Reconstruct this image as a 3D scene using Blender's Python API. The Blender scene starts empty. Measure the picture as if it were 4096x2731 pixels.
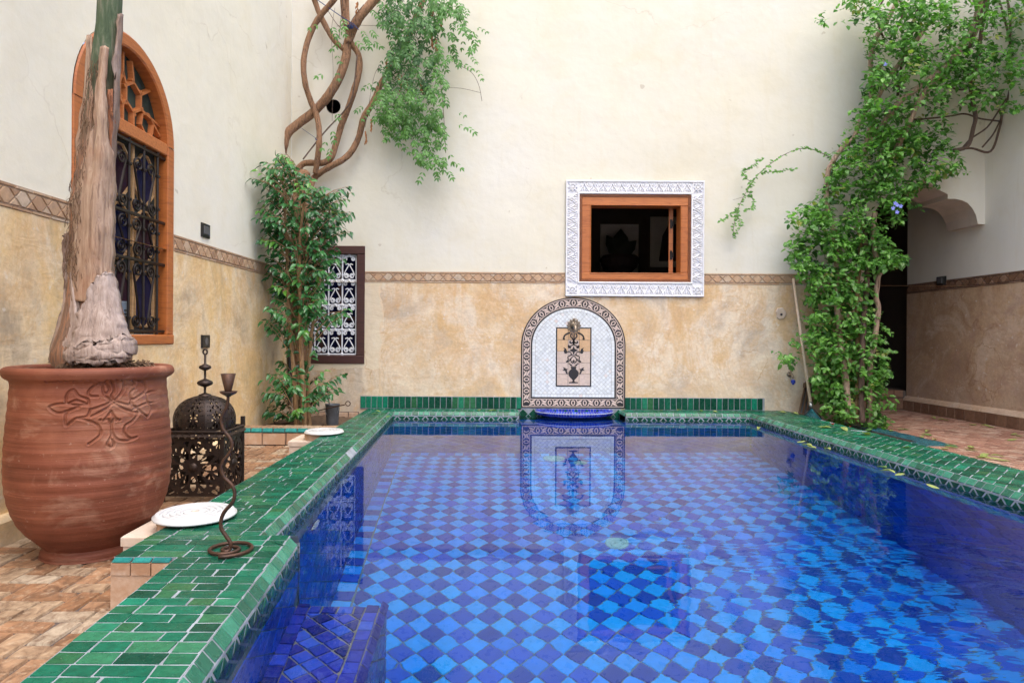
import bpy, math, random
from mathutils import Vector, noise as mnoise
random.seed(7)
R = random.random
def U(a, b): return a + (b - a) * R()
scene = bpy.context.scene
COL = scene.collection
PI = math.pi

# ------------------------------------------------------------------ camera numbers
FPX, VU, VV, ROLL = 1500.0, 1120.0, 775.0, 0.006      # focal length and vanishing point of the view, eye 0.70 above the coping
EYE = 0.70
WB = 6.42                                               # depth of the back wall
CR, SR = math.cos(ROLL), math.sin(ROLL)
def ray(u, v):
    dx, dy = u - VU, v - VV
    return ((CR*dx + SR*dy) / FPX, (-SR*dx + CR*dy) / FPX)
def at(u, v, y=WB):
    a, b = ray(u, v)
    return (a*y, y, EYE - b*y)
def ground_at(u, v, z):
    a, b = ray(u, v)
    y = (EYE - z) / b
    return (a*y, y, z)
def lwx(y): return -1.94 - 0.025*(WB - y)               # the left wall leans out of square a little
def leftwall_at(u, v):
    a, b = ray(u, v)
    y = 2.1005 / (0.025 - a)
    return (lwx(y), y, EYE - b*y)
RW = 4.88
def rightwall_at(u, v):
    a, b = ray(u, v)
    y = RW / a
    return (RW, y, EYE - b*y)

# ------------------------------------------------------------------ vector helpers
def vadd(a, b): return (a[0]+b[0], a[1]+b[1], a[2]+b[2])
def vsub(a, b): return (a[0]-b[0], a[1]-b[1], a[2]-b[2])
def vmul(a, k): return (a[0]*k, a[1]*k, a[2]*k)
def vcross(a, b): return (a[1]*b[2]-a[2]*b[1], a[2]*b[0]-a[0]*b[2], a[0]*b[1]-a[1]*b[0])
def vdot(a, b): return a[0]*b[0]+a[1]*b[1]+a[2]*b[2]
def vnorm(a):
    l = math.sqrt(vdot(a, a)) or 1.0
    return (a[0]/l, a[1]/l, a[2]/l)
class Frame:
    def __init__(s, o, a, b, n): s.o, s.a, s.b, s.n = o, a, b, n
    def __call__(s, x, y, h=0.0):
        o, a, b, n = s.o, s.a, s.b, s.n
        return (o[0]+a[0]*x+b[0]*y+n[0]*h, o[1]+a[1]*x+b[1]*y+n[1]*h, o[2]+a[2]*x+b[2]*y+n[2]*h)
F_BACK = Frame((0, WB, 0), (1, 0, 0), (0, 0, 1), (0, -1, 0))
def floor_frame(z): return Frame((0, 0, z), (1, 0, 0), (0, 1, 0), (0, 0, 1))
_lt = vnorm((0.025, 1, 0))
F_LEFT = Frame((lwx(0), 0, 0), (_lt[0], _lt[1], 0), (0, 0, 1), (_lt[1], -_lt[0], 0))   # x = distance along the wall
F_RIGHT = Frame((RW, 0, 0), (0, 1, 0), (0, 0, 1), (-1, 0, 0))

# ------------------------------------------------------------------ 2-D polygons
def area(p):
    return 0.5*sum(p[i][0]*p[(i+1) % len(p)][1]-p[(i+1) % len(p)][0]*p[i][1] for i in range(len(p)))
def clip(poly, region):
    out = poly
    n = len(region)
    for i in range(n):
        ax, ay = region[i]; bx, by = region[(i+1) % n]
        inp, out = out, []
        if not inp: return []
        def side(p): return (bx-ax)*(p[1]-ay)-(by-ay)*(p[0]-ax)
        for k in range(len(inp)):
            p, q = inp[k], inp[(k+1) % len(inp)]
            sp, sq = side(p), side(q)
            if sp >= 0: out.append(p)
            if (sp > 0 and sq < 0) or (sp < 0 and sq > 0):
                t = sp/(sp-sq)
                out.append((p[0]+(q[0]-p[0])*t, p[1]+(q[1]-p[1])*t))
    return out
def tidy(p, d=0.002):
    q = []
    for a in p:
        if not q or math.hypot(a[0]-q[-1][0], a[1]-q[-1][1]) > d: q.append(a)
    while len(q) > 2 and math.hypot(q[0][0]-q[-1][0], q[0][1]-q[-1][1]) <= d: q.pop()
    return q
def inset(p, d):
    n = len(p); out = []
    for i in range(n):
        a, b, c = p[i-1], p[i], p[(i+1) % n]
        e1 = (b[0]-a[0], b[1]-a[1]); e2 = (c[0]-b[0], c[1]-b[1])
        l1 = math.hypot(*e1) or 1e-9; l2 = math.hypot(*e2) or 1e-9
        n1 = (-e1[1]/l1, e1[0]/l1); n2 = (-e2[1]/l2, e2[0]/l2)
        k = 1+n1[0]*n2[0]+n1[1]*n2[1]
        if k < 0.15: return None
        out.append((b[0]+(n1[0]+n2[0])*d/k, b[1]+(n1[1]+n2[1])*d/k))
    if area(out) <= 1e-6: return None
    for i in range(n):
        e = (p[(i+1) % n][0]-p[i][0], p[(i+1) % n][1]-p[i][1])
        f = (out[(i+1) % n][0]-out[i][0], out[(i+1) % n][1]-out[i][1])
        if e[0]*f[0]+e[1]*f[1] < 0: return None
    return out
def rect(x0, x1, y0, y1): return [(x0, y0), (x1, y0), (x1, y1), (x0, y1)]
def catmull(pts, k=6):
    if len(pts) < 3: return list(pts)
    out = []
    P = [pts[0]]+list(pts)+[pts[-1]]
    dim = len(pts[0])
    for i in range(1, len(P)-2):
        for j in range(k):
            t = j/k
            out.append(tuple(0.5*((2*P[i][d])+(-P[i-1][d]+P[i+1][d])*t+(2*P[i-1][d]-5*P[i][d]+4*P[i+1][d]-P[i+2][d])*t*t+(-P[i-1][d]+3*P[i][d]-3*P[i+1][d]+P[i+2][d])*t**3) for d in range(dim)))
    out.append(tuple(pts[-1]))
    return out
def inside(p, poly):
    c = False; n = len(poly); j = n-1
    for i in range(n):
        if (poly[i][1] > p[1]) != (poly[j][1] > p[1]) and p[0] < (poly[j][0]-poly[i][0])*(p[1]-poly[i][1])/(poly[j][1]-poly[i][1])+poly[i][0]: c = not c
        j = i
    return c

# ------------------------------------------------------------------ mesh builder
ORG = {}
class MB:
    def __init__(s): s.v, s.f, s.t, s.m = [], [], [], []
    def add(s, vs, fs, tone=0.5, mi=0):
        b = len(s.v); s.v.extend(vs)
        for f in fs:
            s.f.append([i+b for i in f]); s.t.append(tone); s.m.append(mi)
    def quad(s, a, b, c, d, tone=0.5, mi=0): s.add([a, b, c, d], [(0, 1, 2, 3)], tone, mi)
    def box(s, x0, x1, y0, y1, z0, z1, tone=0.5, mi=0):
        v = [(x, y, z) for z in (z0, z1) for y in (y0, y1) for x in (x0, x1)]
        s.add(v, [(0, 2, 3, 1), (4, 5, 7, 6), (0, 1, 5, 4), (2, 6, 7, 3), (0, 4, 6, 2), (1, 3, 7, 5)], tone, mi)
    def fbox(s, F, x0, x1, y0, y1, h0, h1, bev=0.0, tone=0.5, mi=0):
        """box in a frame, with an optional bevel round its outer (h1) face"""
        if bev <= 0:
            v = [F(x, y, h) for h in (h0, h1) for y in (y0, y1) for x in (x0, x1)]
            s.add(v, [(0, 2, 3, 1), (4, 5, 7, 6), (0, 1, 5, 4), (2, 6, 7, 3), (0, 4, 6, 2), (1, 3, 7, 5)], tone, mi)
        else:
            s.prism(F, rect(x0, x1, y0, y1), h0, h1, bev, tone, mi)
    def prism(s, F, poly, h0, h1, bev=0.0, tone=0.5, mi=0, bottom=False):
        n = len(poly)
        rings = [[F(x, y, h0) for x, y in poly]]
        top = poly
        if bev > 0:
            rings.append([F(x, y, h1-bev) for x, y in poly])
            top = inset(poly, bev) or poly
        rings.append([F(x, y, h1) for x, y in top])
        v = [p for r in rings for p in r]; f = []
        for k in range(len(rings)-1):
            for i in range(n):
                j = (i+1) % n
                f.append((k*n+i, k*n+j, (k+1)*n+j, (k+1)*n+i))
        f.append(tuple(range((len(rings)-1)*n, len(rings)*n)))
        if bottom: f.append(tuple(range(n-1, -1, -1)))
        s.add(v, f, tone, mi)
    def tile(s, F, poly, gap, lift, bev, tone, tilt=0.0, mi=0, jit=0.0):
        p = tidy(poly)
        if len(p) < 3 or area(p) < 4e-5: return
        p = inset(p, gap/2)
        if not p:
            p = tidy(poly, 0.010)
            p = inset(p, gap/2) if len(p) > 2 else None
        if not p: return
        if jit: p = [(x+U(-jit, jit), y+U(-jit, jit)) for x, y in p]
        q = inset(p, bev)
        if not q: return
        cx = sum(a for a, b in q)/len(q); cy = sum(b for a, b in q)/len(q)
        tx, ty = U(-tilt, tilt), U(-tilt, tilt); dz = U(-1, 1)*tilt*0.015
        n = len(p)
        v = [F(x, y, 0) for x, y in p]+[F(x, y, lift+dz+(x-cx)*tx+(y-cy)*ty) for x, y in q]
        f = [(i, (i+1) % n, n+(i+1) % n, n+i) for i in range(n)]+[tuple(range(n, 2*n))]
        s.add(v, f, tone, mi)
    def tube(s, pts, rad, n=6, tone=0.5, mi=0, cap=True, rough=0.0):
        m = len(pts)
        if not hasattr(rad, '__len__'): rad = [rad]*m
        v = []; prev = None
        for i in range(m):
            a, b = pts[max(i-1, 0)], pts[min(i+1, m-1)]
            t = vnorm(vsub(b, a))
            if prev is None:
                up = (0, 0, 1) if abs(t[2]) < 0.9 else (1, 0, 0)
                nx = vnorm(vcross(t, up))
            else:
                nx = vnorm(vsub(prev, vmul(t, vdot(prev, t))))
            prev = nx; ny = vcross(t, nx)
            for k in range(n):
                c, q = math.cos(2*PI*k/n), math.sin(2*PI*k/n)
                r = rad[i]*(1+(U(-rough, rough) if rough else 0))
                v.append((pts[i][0]+(nx[0]*c+ny[0]*q)*r, pts[i][1]+(nx[1]*c+ny[1]*q)*r, pts[i][2]+(nx[2]*c+ny[2]*q)*r))
        f = [(i*n+k, i*n+(k+1) % n, (i+1)*n+(k+1) % n, (i+1)*n+k) for i in range(m-1) for k in range(n)]
        if cap: f += [tuple(range(n-1, -1, -1)), tuple(range((m-1)*n, m*n))]
        s.add(v, f, tone, mi)
    def lathe(s, prof, c, n=32, tone=0.5, mi=0, sx=1.0, sy=1.0, a0=0.0, a1=2*PI, fn=None):
        full = abs(a1-a0-2*PI) < 1e-6
        cols = n if full else n+1
        v = []
        for (r, z) in prof:
            for k in range(cols):
                a = a0+(a1-a0)*k/n
                rr = r*(fn(a, z) if fn else 1.0)
                v.append((c[0]+rr*math.cos(a)*sx, c[1]+rr*math.sin(a)*sy, c[2]+z))
        f = []
        for i in range(len(prof)-1):
            for k in range(n):
                j = (k+1) % cols
                f.append((i*cols+k, i*cols+j, (i+1)*cols+j, (i+1)*cols+k))
        s.add(v, f, tone, mi)
    def ribbon(s, F, pts, w, h0, h1, tone=0.5, mi=0, bev=0.0):
        """a flat raised stroke along 2-D points; w is a width or a list of widths"""
        m = len(pts)
        if not hasattr(w, '__len__'): w = [w]*m
        v = []
        for i in range(m):
            a, b = pts[max(i-1, 0)], pts[min(i+1, m-1)]
            dx, dy = b[0]-a[0], b[1]-a[1]; l = math.hypot(dx, dy) or 1
            nx, ny = -dy/l*w[i]/2, dx/l*w[i]/2
            x, y = pts[i]
            k = max(0.0, 1-bev/(w[i]/2+1e-9)) if bev else 1.0
            v += [F(x+nx, y+ny, h0), F(x+nx*k, y+ny*k, h1), F(x-nx*k, y-ny*k, h1), F(x-nx, y-ny, h0)]
        f = []
        for i in range(m-1):
            a, b = i*4, (i+1)*4
            f += [(a+1, b+1, b, a), (a+2, b+2, b+1, a+1), (a+3, b+3, b+2, a+2)]
        f += [(0, 3, 2, 1), ((m-1)*4, (m-1)*4+1, (m-1)*4+2, (m-1)*4+3)]
        s.add(v, f, tone, mi)
    def leaf(s, p, d, up, L, W, tone, fold=0.25, droop=0.2):
        d = vnorm(d); sd = vcross(d, up)
        if vdot(sd, sd) < 1e-6: sd = (1, 0, 0)
        sd = vnorm(sd); n = vcross(sd, d)
        def pt(t, w, side):
            c = vadd(p, vadd(vmul(d, L*t), vmul(n, -droop*L*t*t)))
            return vadd(c, vadd(vmul(sd, side*w*W/2), vmul(n, fold*w*W/2*abs(side))))
        v = [pt(0, 0, 0), pt(.33, 1, -1), pt(.33, 0, 0), pt(.33, 1, 1), pt(.68, .78, -1), pt(.68, 0, 0), pt(.68, .78, 1), pt(1, 0, 0)]
        s.add(v, [(0, 2, 1), (0, 3, 2), (1, 2, 5, 4), (2, 3, 6, 5), (4, 5, 7), (5, 6, 7)], tone)
    def build(s, name, mats, parent=None, smooth=False, origin=None):
        if parent is not None: o0 = ORG[parent.name]
        else: o0 = origin or (0, 0, 0)
        me = bpy.data.meshes.new(name)
        me.from_pydata([vsub(p, o0) for p in s.v], [], s.f)
        mats = mats if isinstance(mats, (list, tuple)) else [mats]
        for m in mats: me.materials.append(m)
        me.polygons.foreach_set('material_index', s.m)
        if smooth: me.polygons.foreach_set('use_smooth', [True]*len(s.f))
        at_ = me.attributes.new('tone', 'FLOAT', 'FACE')
        at_.data.foreach_set('value', s.t)
        me.update()
        ob = bpy.data.objects.new(name, me)
        COL.objects.link(ob)
        if parent is not None: ob.parent = parent
        else: ob.location = o0
        ORG[ob.name] = o0
        return ob
def tag(o, label=None, cat=None, group=None, kind=None):
    if label: o['label'] = label
    if cat: o['category'] = cat
    if group: o['group'] = group
    if kind: o['kind'] = kind
    return o
def thing(name, label, cat, loc=(0, 0, 0), group=None, kind='thing'):
    o = bpy.data.objects.new(name, None)
    o.empty_display_size = 0.1
    COL.objects.link(o); o.location = loc; ORG[o.name] = tuple(loc)
    return tag(o, label, cat, group, kind)
def smooth_by_angle(o, deg=40):
    me = o.data
    me.polygons.foreach_set('use_smooth', [True]*len(me.polygons))
    me.set_sharp_from_angle(angle=math.radians(deg))
def solid(o, t, off=0.0):
    m = o.modifiers.new('thickness', 'SOLIDIFY'); m.thickness = t; m.offset = off
    return o

# ------------------------------------------------------------------ materials
class NT:
    def __init__(s, name):
        s.mat = bpy.data.materials.new(name); s.mat.use_nodes = True
        s.nt = s.mat.node_tree; s.nt.nodes.clear()
        s.out = s.n('ShaderNodeOutputMaterial')
        s.b = s.n('ShaderNodeBsdfPrincipled')
        s.l(s.b.outputs[0], s.out.inputs[0])
        s._pos = None
    def n(s, t, **kw):
        nd = s.nt.nodes.new(t)
        for k, v in kw.items(): setattr(nd, k, v)
        return nd
    def l(s, a, b): s.nt.links.new(a, b)
    def pos(s):
        if s._pos is None: s._pos = s.n('ShaderNodeNewGeometry').outputs['Position']
        return s._pos
    def scaled(s, sc):
        m = s.n('ShaderNodeMapping'); m.inputs['Scale'].default_value = sc
        s.l(s.pos(), m.inputs['Vector']); return m.outputs[0]
    def noise(s, scale, detail=4, rough=0.6, vec=None, dist=0.0):
        nd = s.n('ShaderNodeTexNoise')
        nd.inputs['Scale'].default_value = scale; nd.inputs['Detail'].default_value = detail
        nd.inputs['Roughness'].default_value = rough; nd.inputs['Distortion'].default_value = dist
        s.l(vec or s.pos(), nd.inputs['Vector'])
        return nd.outputs['Fac']
    def ramp(s, fac, stops, interp='LINEAR'):
        nd = s.n('ShaderNodeValToRGB'); cr = nd.color_ramp; cr.interpolation = interp
        while len(cr.elements) < len(stops): cr.elements.new(0.5)
        for e, (p, c) in zip(cr.elements, stops):
            e.position = p; e.color = (c[0], c[1], c[2], 1) if hasattr(c, '__len__') else (c, c, c, 1)
        s.l(fac, nd.inputs[0]); return nd.outputs[0]
    def mix(s, fac, a, b, mode='MIX'):
        nd = s.n('ShaderNodeMix'); nd.data_type = 'RGBA'; nd.blend_type = mode
        for i, val in ((0, fac), (6, a), (7, b)):
            sock = nd.inputs[i]
            if isinstance(val, (int, float)): sock.default_value = val if i == 0 else (val, val, val, 1)
            elif isinstance(val, tuple): sock.default_value = (val[0], val[1], val[2], 1)
            else: s.l(val, sock)
        return nd.outputs[2]
    def math(s, op, a, b=None, c=None, clamp=False):
        nd = s.n('ShaderNodeMath'); nd.operation = op; nd.use_clamp = clamp
        for i, val in enumerate((a, b, c)):
            if val is None: continue
            if isinstance(val, (int, float)): nd.inputs[i].default_value = val
            else: s.l(val, nd.inputs[i])
        return nd.outputs[0]
    def xyz(s):
        nd = s.n('ShaderNodeSeparateXYZ'); s.l(s.pos(), nd.inputs[0]); return nd.outputs
    def attr(s, name='tone'):
        nd = s.n('ShaderNodeAttribute'); nd.attribute_name = name; return nd.outputs['Fac']
    def bump(s, h, strength=0.3, dist=0.01):
        nd = s.n('ShaderNodeBump'); nd.inputs['Strength'].default_value = strength; nd.inputs['Distance'].default_value = dist
        s.l(h, nd.inputs['Height']); s.l(nd.outputs[0], s.b.inputs['Normal']); return nd
    def set(s, **kw):
        for k, v in kw.items():
            k = k.replace('_', ' ')
            sock = s.b.inputs[k]
            if isinstance(v, tuple): sock.default_value = (v[0], v[1], v[2], 1) if len(v) == 3 else v
            elif isinstance(v, (int, float)): sock.default_value = v
            else: s.l(v, sock)
        return s
def srgb(r, g, b):
    def f(c):
        c /= 255.0
        return c/12.92 if c <= 0.04045 else ((c+0.055)/1.055)**2.4
    return (f(r), f(g), f(b))
M = {}
def tile_mat(key, stops, rough=0.15, var=0.25, grain=60, bumpd=0.0015, coat=0.0, interp='LINEAR', spec=0.5, speck=0.0):
    t = NT(key)
    c = t.ramp(t.attr(), stops, interp)
    n = t.noise(grain, 5, 0.65)
    c = t.mix(1.0, c, t.ramp(n, [(0.25, 1-var), (0.75, 1+var*0.4)]), 'MULTIPLY')
    if speck:
        sp = t.ramp(t.noise(170, 2, 0.5), [(0.70, 0.0), (0.76, 1.0)])
        c = t.mix(t.math('MULTIPLY', sp, speck), c, (0.6, 0.6, 0.55))
    rg = t.ramp(t.noise(25, 4), [(0.3, max(rough*0.6, 0.02)), (0.8, min(rough*2.0, 1.0))])
    t.set(Base_Color=c, Roughness=rg, Specular_IOR_Level=spec)
    if coat: t.set(Coat_Weight=coat, Coat_Roughness=0.08)
    if bumpd: t.bump(t.noise(35, 3, 0.5), 0.5, bumpd)
    M[key] = t.mat; return t.mat
def plain(key, col, rough=0.6, metal=0.0, var=0.2, scale=30, bumpd=0.0, stretch=None, col2=None):
    t = NT(key)
    vec = t.scaled(stretch) if stretch else None
    n = t.noise(scale, 6, 0.65, vec)
    if col2 is None: c = t.mix(1.0, col, t.ramp(n, [(0.3, 1-var), (0.7, 1+var*0.5)]), 'MULTIPLY')
    else: c = t.mix(t.ramp(n, [(0.35, 0.0), (0.65, 1.0)]), col, col2)
    t.set(Base_Color=c, Roughness=rough, Metallic=metal)
    if bumpd: t.bump(n, 0.6, bumpd)
    M[key] = t.mat; return t.mat

def make_plaster(key, base, dirty, cool):
    t = NT(key)
    big = t.noise(0.55, 5, 0.55); mid = t.noise(2.3, 6, 0.65, None, 0.4)
    c = t.mix(t.ramp(big, [(0.38, 0.0), (0.66, 1.0)]), base, cool)
    c = t.mix(t.math('MULTIPLY', t.ramp(mid, [(0.5, 0.0), (0.78, 1.0)]), 0.45), c, dirty)
    st = t.noise(6, 4, 0.6, t.scaled((1.6, 1.6, 0.16)))
    c = t.mix(t.math('MULTIPLY', t.ramp(st, [(0.56, 0.0), (0.75, 1.0)]), 0.22), c, dirty)
    spk = t.ramp(t.noise(9, 2, 0.4), [(0.755, 0.0), (0.775, 1.0)])
    c = t.mix(t.math('MULTIPLY', spk, 0.35), c, (0.3, 0.22, 0.14))
    vt = t.n('ShaderNodeTexVoronoi'); vt.feature = 'DISTANCE_TO_EDGE'; vt.inputs['Scale'].default_value = 0.9
    vm = t.n('ShaderNodeMix'); vm.data_type = 'VECTOR'; vm.inputs[0].default_value = 0.4
    vn = t.n('ShaderNodeTexNoise'); vn.inputs['Scale'].default_value = 2.0; vn.inputs['Detail'].default_value = 7
    t.l(t.pos(), vn.inputs['Vector']); t.l(t.pos(), vm.inputs[4]); t.l(vn.outputs['Color'], vm.inputs[5]); t.l(vm.outputs[1], vt.inputs['Vector'])
    ck = t.math('MULTIPLY', t.ramp(vt.outputs['Distance'], [(0.0, 1.0), (0.004, 0.0)]), t.ramp(t.noise(0.8, 3), [(0.50, 0.0), (0.58, 1.0)]))
    c = t.mix(t.math('MULTIPLY', ck, 0.30), c, (dirty[0]*0.65, dirty[1]*0.6, dirty[2]*0.6))
    dr = t.math('MULTIPLY', t.ramp(t.noise(9, 5, 0.65, t.scaled((1.4, 1.4, 0.10))), [(0.60, 0.0), (0.74, 1.0)]), t.ramp(t.noise(0.9, 3), [(0.46, 0.0), (0.62, 1.0)]))
    c = t.mix(t.math('MULTIPLY', dr, 0.30), c, (dirty[0]*0.85, dirty[1]*0.83, dirty[2]*0.8))
    t.set(Base_Color=c, Roughness=0.85, Specular_IOR_Level=0.2)
    h = t.math('ADD', t.math('MULTIPLY', t.noise(1.4, 3, 0.5), 1.0), t.math('MULTIPLY', t.noise(14, 5, 0.6), 0.14))
    t.bump(h, 0.55, 0.035)
    M[key] = t.mat
make_plaster('plaster cream', (0.690, 0.650, 0.520), (0.63, 0.56, 0.39), (0.690, 0.670, 0.600))
make_plaster('plaster left', (0.80, 0.755, 0.605), (0.71, 0.64, 0.46), (0.80, 0.77, 0.665))
make_plaster('plaster right', (0.80, 0.745, 0.63), (0.68, 0.59, 0.45), (0.76, 0.73, 0.67))

def make_dado(key, stops, stain, pale, patch=False):
    t = NT(key)
    n1 = t.noise(0.95, 7, 0.62, None, 0.8)
    c = t.ramp(n1, stops)
    n2 = t.noise(3.2, 8, 0.68, t.scaled((1, 1, 0.55)), 1.2)
    c = t.mix(t.math('MULTIPLY', t.ramp(n2, [(0.5, 0.0), (0.72, 1.0)]), 0.55), c, stain)
    n3 = t.noise(2.1, 10, 0.70, None, 0.9)
    c = t.mix(t.math('MULTIPLY', t.ramp(n3, [(0.50, 0.0), (0.62, 1.0)]), 0.75), c, pale)
    n4 = t.noise(1.6, 6, 0.7, t.scaled((1.3, 1.3, 0.3)), 0.3)
    c = t.mix(t.math('MULTIPLY', t.ramp(n4, [(0.52, 0.0), (0.68, 1.0)]), 0.28), c, (pale[0]*0.70, pale[1]*0.71, pale[2]*0.72))
    n5 = t.noise(1.9, 9, 0.72, None, 1.6)
    c = t.mix(t.math('MULTIPLY', t.ramp(n5, [(0.50, 0.0), (0.64, 1.0)]), 0.5), c, (stain[0]*1.02, stain[1]*1.12, stain[2]*1.7))
    n6 = t.noise(0.8, 8, 0.7, None, 2.2)
    c = t.mix(t.math('MULTIPLY', t.ramp(n6, [(0.495, 0.0), (0.505, 1.0), (0.53, 0.25), (0.6, 0.0)]), 0.35), c, (stain[0]*0.95, stain[1]*0.95, stain[2]*1.1))
    zz = t.n('ShaderNodeMapRange'); zz.inputs[1].default_value = 0.80; zz.inputs[2].default_value = 1.22; t.l(t.xyz()[2], zz.inputs[0])
    dp_ = t.math('MULTIPLY', zz.outputs[0], t.ramp(t.noise(5, 6, 0.7, t.scaled((1.8, 1.8, 0.22)), 0.4), [(0.48, 0.0), (0.66, 1.0)]))
    c = t.mix(t.math('MULTIPLY', dp_, 0.5), c, (stain[0]*1.0, stain[1]*0.95, stain[2]*0.9))
    zl = t.n('ShaderNodeMapRange'); zl.inputs[1].default_value = 0.42; zl.inputs[2].default_value = 0.0; t.l(t.xyz()[2], zl.inputs[0])
    lo_ = t.math('MULTIPLY', zl.outputs[0], t.ramp(t.noise(2.4, 8, 0.72, None, 0.8), [(0.40, 0.0), (0.62, 1.0)]))
    c = t.mix(t.math('MULTIPLY', lo_, 0.6), c, (pale[0]*0.74, pale[1]*0.74, pale[2]*0.78))
    fn_ = t.noise(38, 7, 0.75)
    c = t.mix(1.0, c, t.ramp(fn_, [(0.3, 0.86), (0.7, 1.10)]), 'MULTIPLY')
    if patch:                                            # the mended strip of paler plaster beside the grille window, tide marks
        xs = t.xyz()
        edge = t.math('ADD', xs[0], t.math('MULTIPLY', t.math('SUBTRACT', t.noise(5, 4, 0.6), 0.5), 0.16))
        m = t.math('MULTIPLY', t.ramp(t.math('ADD', edge, 2.0), [(0.0, 1.0), (1.0, 1.0)]), t.math('LESS_THAN', edge, -1.04))
        m2 = t.math('MULTIPLY', m, t.math('GREATER_THAN', xs[2], t.math('ADD', 0.30, t.math('MULTIPLY', t.noise(4, 4), 0.2))))
        c = t.mix(t.math('MULTIPLY', m2, 0.75), c, (0.70, 0.60, 0.44))
        band = t.math('MULTIPLY', t.math('GREATER_THAN', edge, -1.055), t.math('LESS_THAN', edge, -1.035))
        c = t.mix(t.math('MULTIPLY', band, 0.6), c, (0.72, 0.55, 0.36))
    wv = t.n('ShaderNodeTexVoronoi'); wv.feature = 'DISTANCE_TO_EDGE'; wv.inputs['Scale'].default_value = 1.7
    vv = t.n('ShaderNodeMix'); vv.data_type = 'VECTOR'; vv.inputs[0].default_value = 0.35
    nz = t.n('ShaderNodeTexNoise'); nz.inputs['Scale'].default_value = 2.5; nz.inputs['Detail'].default_value = 5
    t.l(t.pos(), nz.inputs['Vector']); t.l(t.pos(), vv.inputs[4]); t.l(nz.outputs['Color'], vv.inputs[5]); t.l(vv.outputs[1], wv.inputs['Vector'])
    cr = t.ramp(wv.outputs['Distance'], [(0.0, 1.0), (0.006, 0.0)])
    cr = t.math('MULTIPLY', cr, t.ramp(t.noise(1.1, 3), [(0.52, 0.0), (0.6, 1.0)]))
    c = t.mix(t.math('MULTIPLY', cr, 0.55), c, (stain[0]*0.7, stain[1]*0.6, stain[2]*0.5))
    spk = t.ramp(t.noise(22, 2, 0.4), [(0.70, 0.0), (0.74, 1.0)])
    c = t.mix(t.math('MULTIPLY', spk, 0.5), c, (0.72, 0.66, 0.58))
    t.set(Base_Color=c, Roughness=0.8, Specular_IOR_Level=0.25)
    h = t.math('ADD', t.noise(2.2, 4, 0.55), t.math('ADD', t.math('MULTIPLY', t.noise(22, 6, 0.65), 0.16), t.math('MULTIPLY', t.noise(7, 4, 0.6, t.scaled((0.6, 0.6, 1.6)), 1.5), 0.22)))
    t.bump(h, 0.65, 0.024)
    M[key] = t.mat
make_dado('dado back', [(0.36, (0.50, 0.40, 0.30)), (0.45, (0.66, 0.48, 0.285)), (0.53, (0.74, 0.62, 0.47)), (0.62, (0.51, 0.425, 0.335))], (0.58, 0.34, 0.12), (0.76, 0.66, 0.51), True)
make_dado('dado left', [(0.36, (0.56, 0.41, 0.23)), (0.46, (0.78, 0.56, 0.28)), (0.54, (0.78, 0.62, 0.40)), (0.62, (0.46, 0.37, 0.26))], (0.64, 0.38, 0.13), (0.82, 0.69, 0.50))
make_dado('dado right', [(0.34, (0.45, 0.295, 0.185)), (0.46, (0.58, 0.39, 0.245)), (0.56, (0.60, 0.43, 0.295)), (0.66, (0.45, 0.315, 0.215))], (0.42, 0.24, 0.13), (0.68, 0.52, 0.39))  # browner than the other dados: shade is partly put into the colour

tile_mat('zellige green', [(0.0, (0.005, 0.045, 0.026)), (0.2, (0.007, 0.075, 0.045)), (0.45, (0.008, 0.105, 0.060)), (0.62, (0.008, 0.140, 0.082)), (0.78, (0.028, 0.120, 0.050)), (0.9, (0.035, 0.175, 0.090)), (1.0, (0.008, 0.205, 0.125))], 0.26, 0.4, 42, 0.0022, spec=0.13, speck=0.25)
tile_mat('zellige nosing', [(0.0, (0.014, 0.09, 0.055)), (0.5, (0.03, 0.18, 0.11)), (0.8, (0.055, 0.26, 0.175)), (1.0, (0.10, 0.33, 0.27))], 0.26, 0.3, 40, 0.002, spec=0.3, speck=0.4)
tile_mat('zellige teal', [(0.0, (0.010, 0.12, 0.12)), (0.5, (0.016, 0.21, 0.20)), (1.0, (0.03, 0.30, 0.27))], 0.2, 0.35, 30, 0.002)
tile_mat('zellige slate blue', [(0.0, (0.02, 0.08, 0.11)), (1.0, (0.03, 0.15, 0.18))], 0.25, 0.35, 30, 0.002)
tile_mat('pool blue', [(0.0, (0.001, 0.040, 0.33)), (0.2, (0.001, 0.066, 0.50)), (0.4, (0.002, 0.092, 0.66)), (0.55, (0.002, 0.14, 0.75)), (0.62, (0.002, 0.26, 0.86)), (0.8, (0.004, 0.34, 0.92)), (1.0, (0.003, 0.23, 0.92))], 0.3, 0.16, 22, 0.001)
tile_mat('basin blue', [(0.0, (0.012, 0.016, 0.16)), (0.4, (0.022, 0.035, 0.36)), (0.7, (0.03, 0.06, 0.52)), (1.0, (0.05, 0.12, 0.62))], 0.25, 0.25, 40, 0.0015, spec=0.25, speck=0.15)
tile_mat('band terracotta', [(0.0, (0.36, 0.22, 0.135)), (0.35, (0.47, 0.285, 0.165)), (0.7, (0.52, 0.35, 0.22)), (1.0, (0.54, 0.44, 0.34))], 0.7, 0.3, 28, 0.002)
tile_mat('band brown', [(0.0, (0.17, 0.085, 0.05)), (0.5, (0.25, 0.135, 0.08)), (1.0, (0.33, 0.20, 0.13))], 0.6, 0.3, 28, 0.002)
tile_mat('mosaic white', [(0.0, (0.58, 0.62, 0.65)), (0.3, (0.70, 0.74, 0.76)), (0.75, (0.76, 0.80, 0.82)), (0.93, (0.74, 0.75, 0.74)), (1.0, (0.72, 0.62, 0.58))], 0.2, 0.08, 30, 0.0008)
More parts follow.
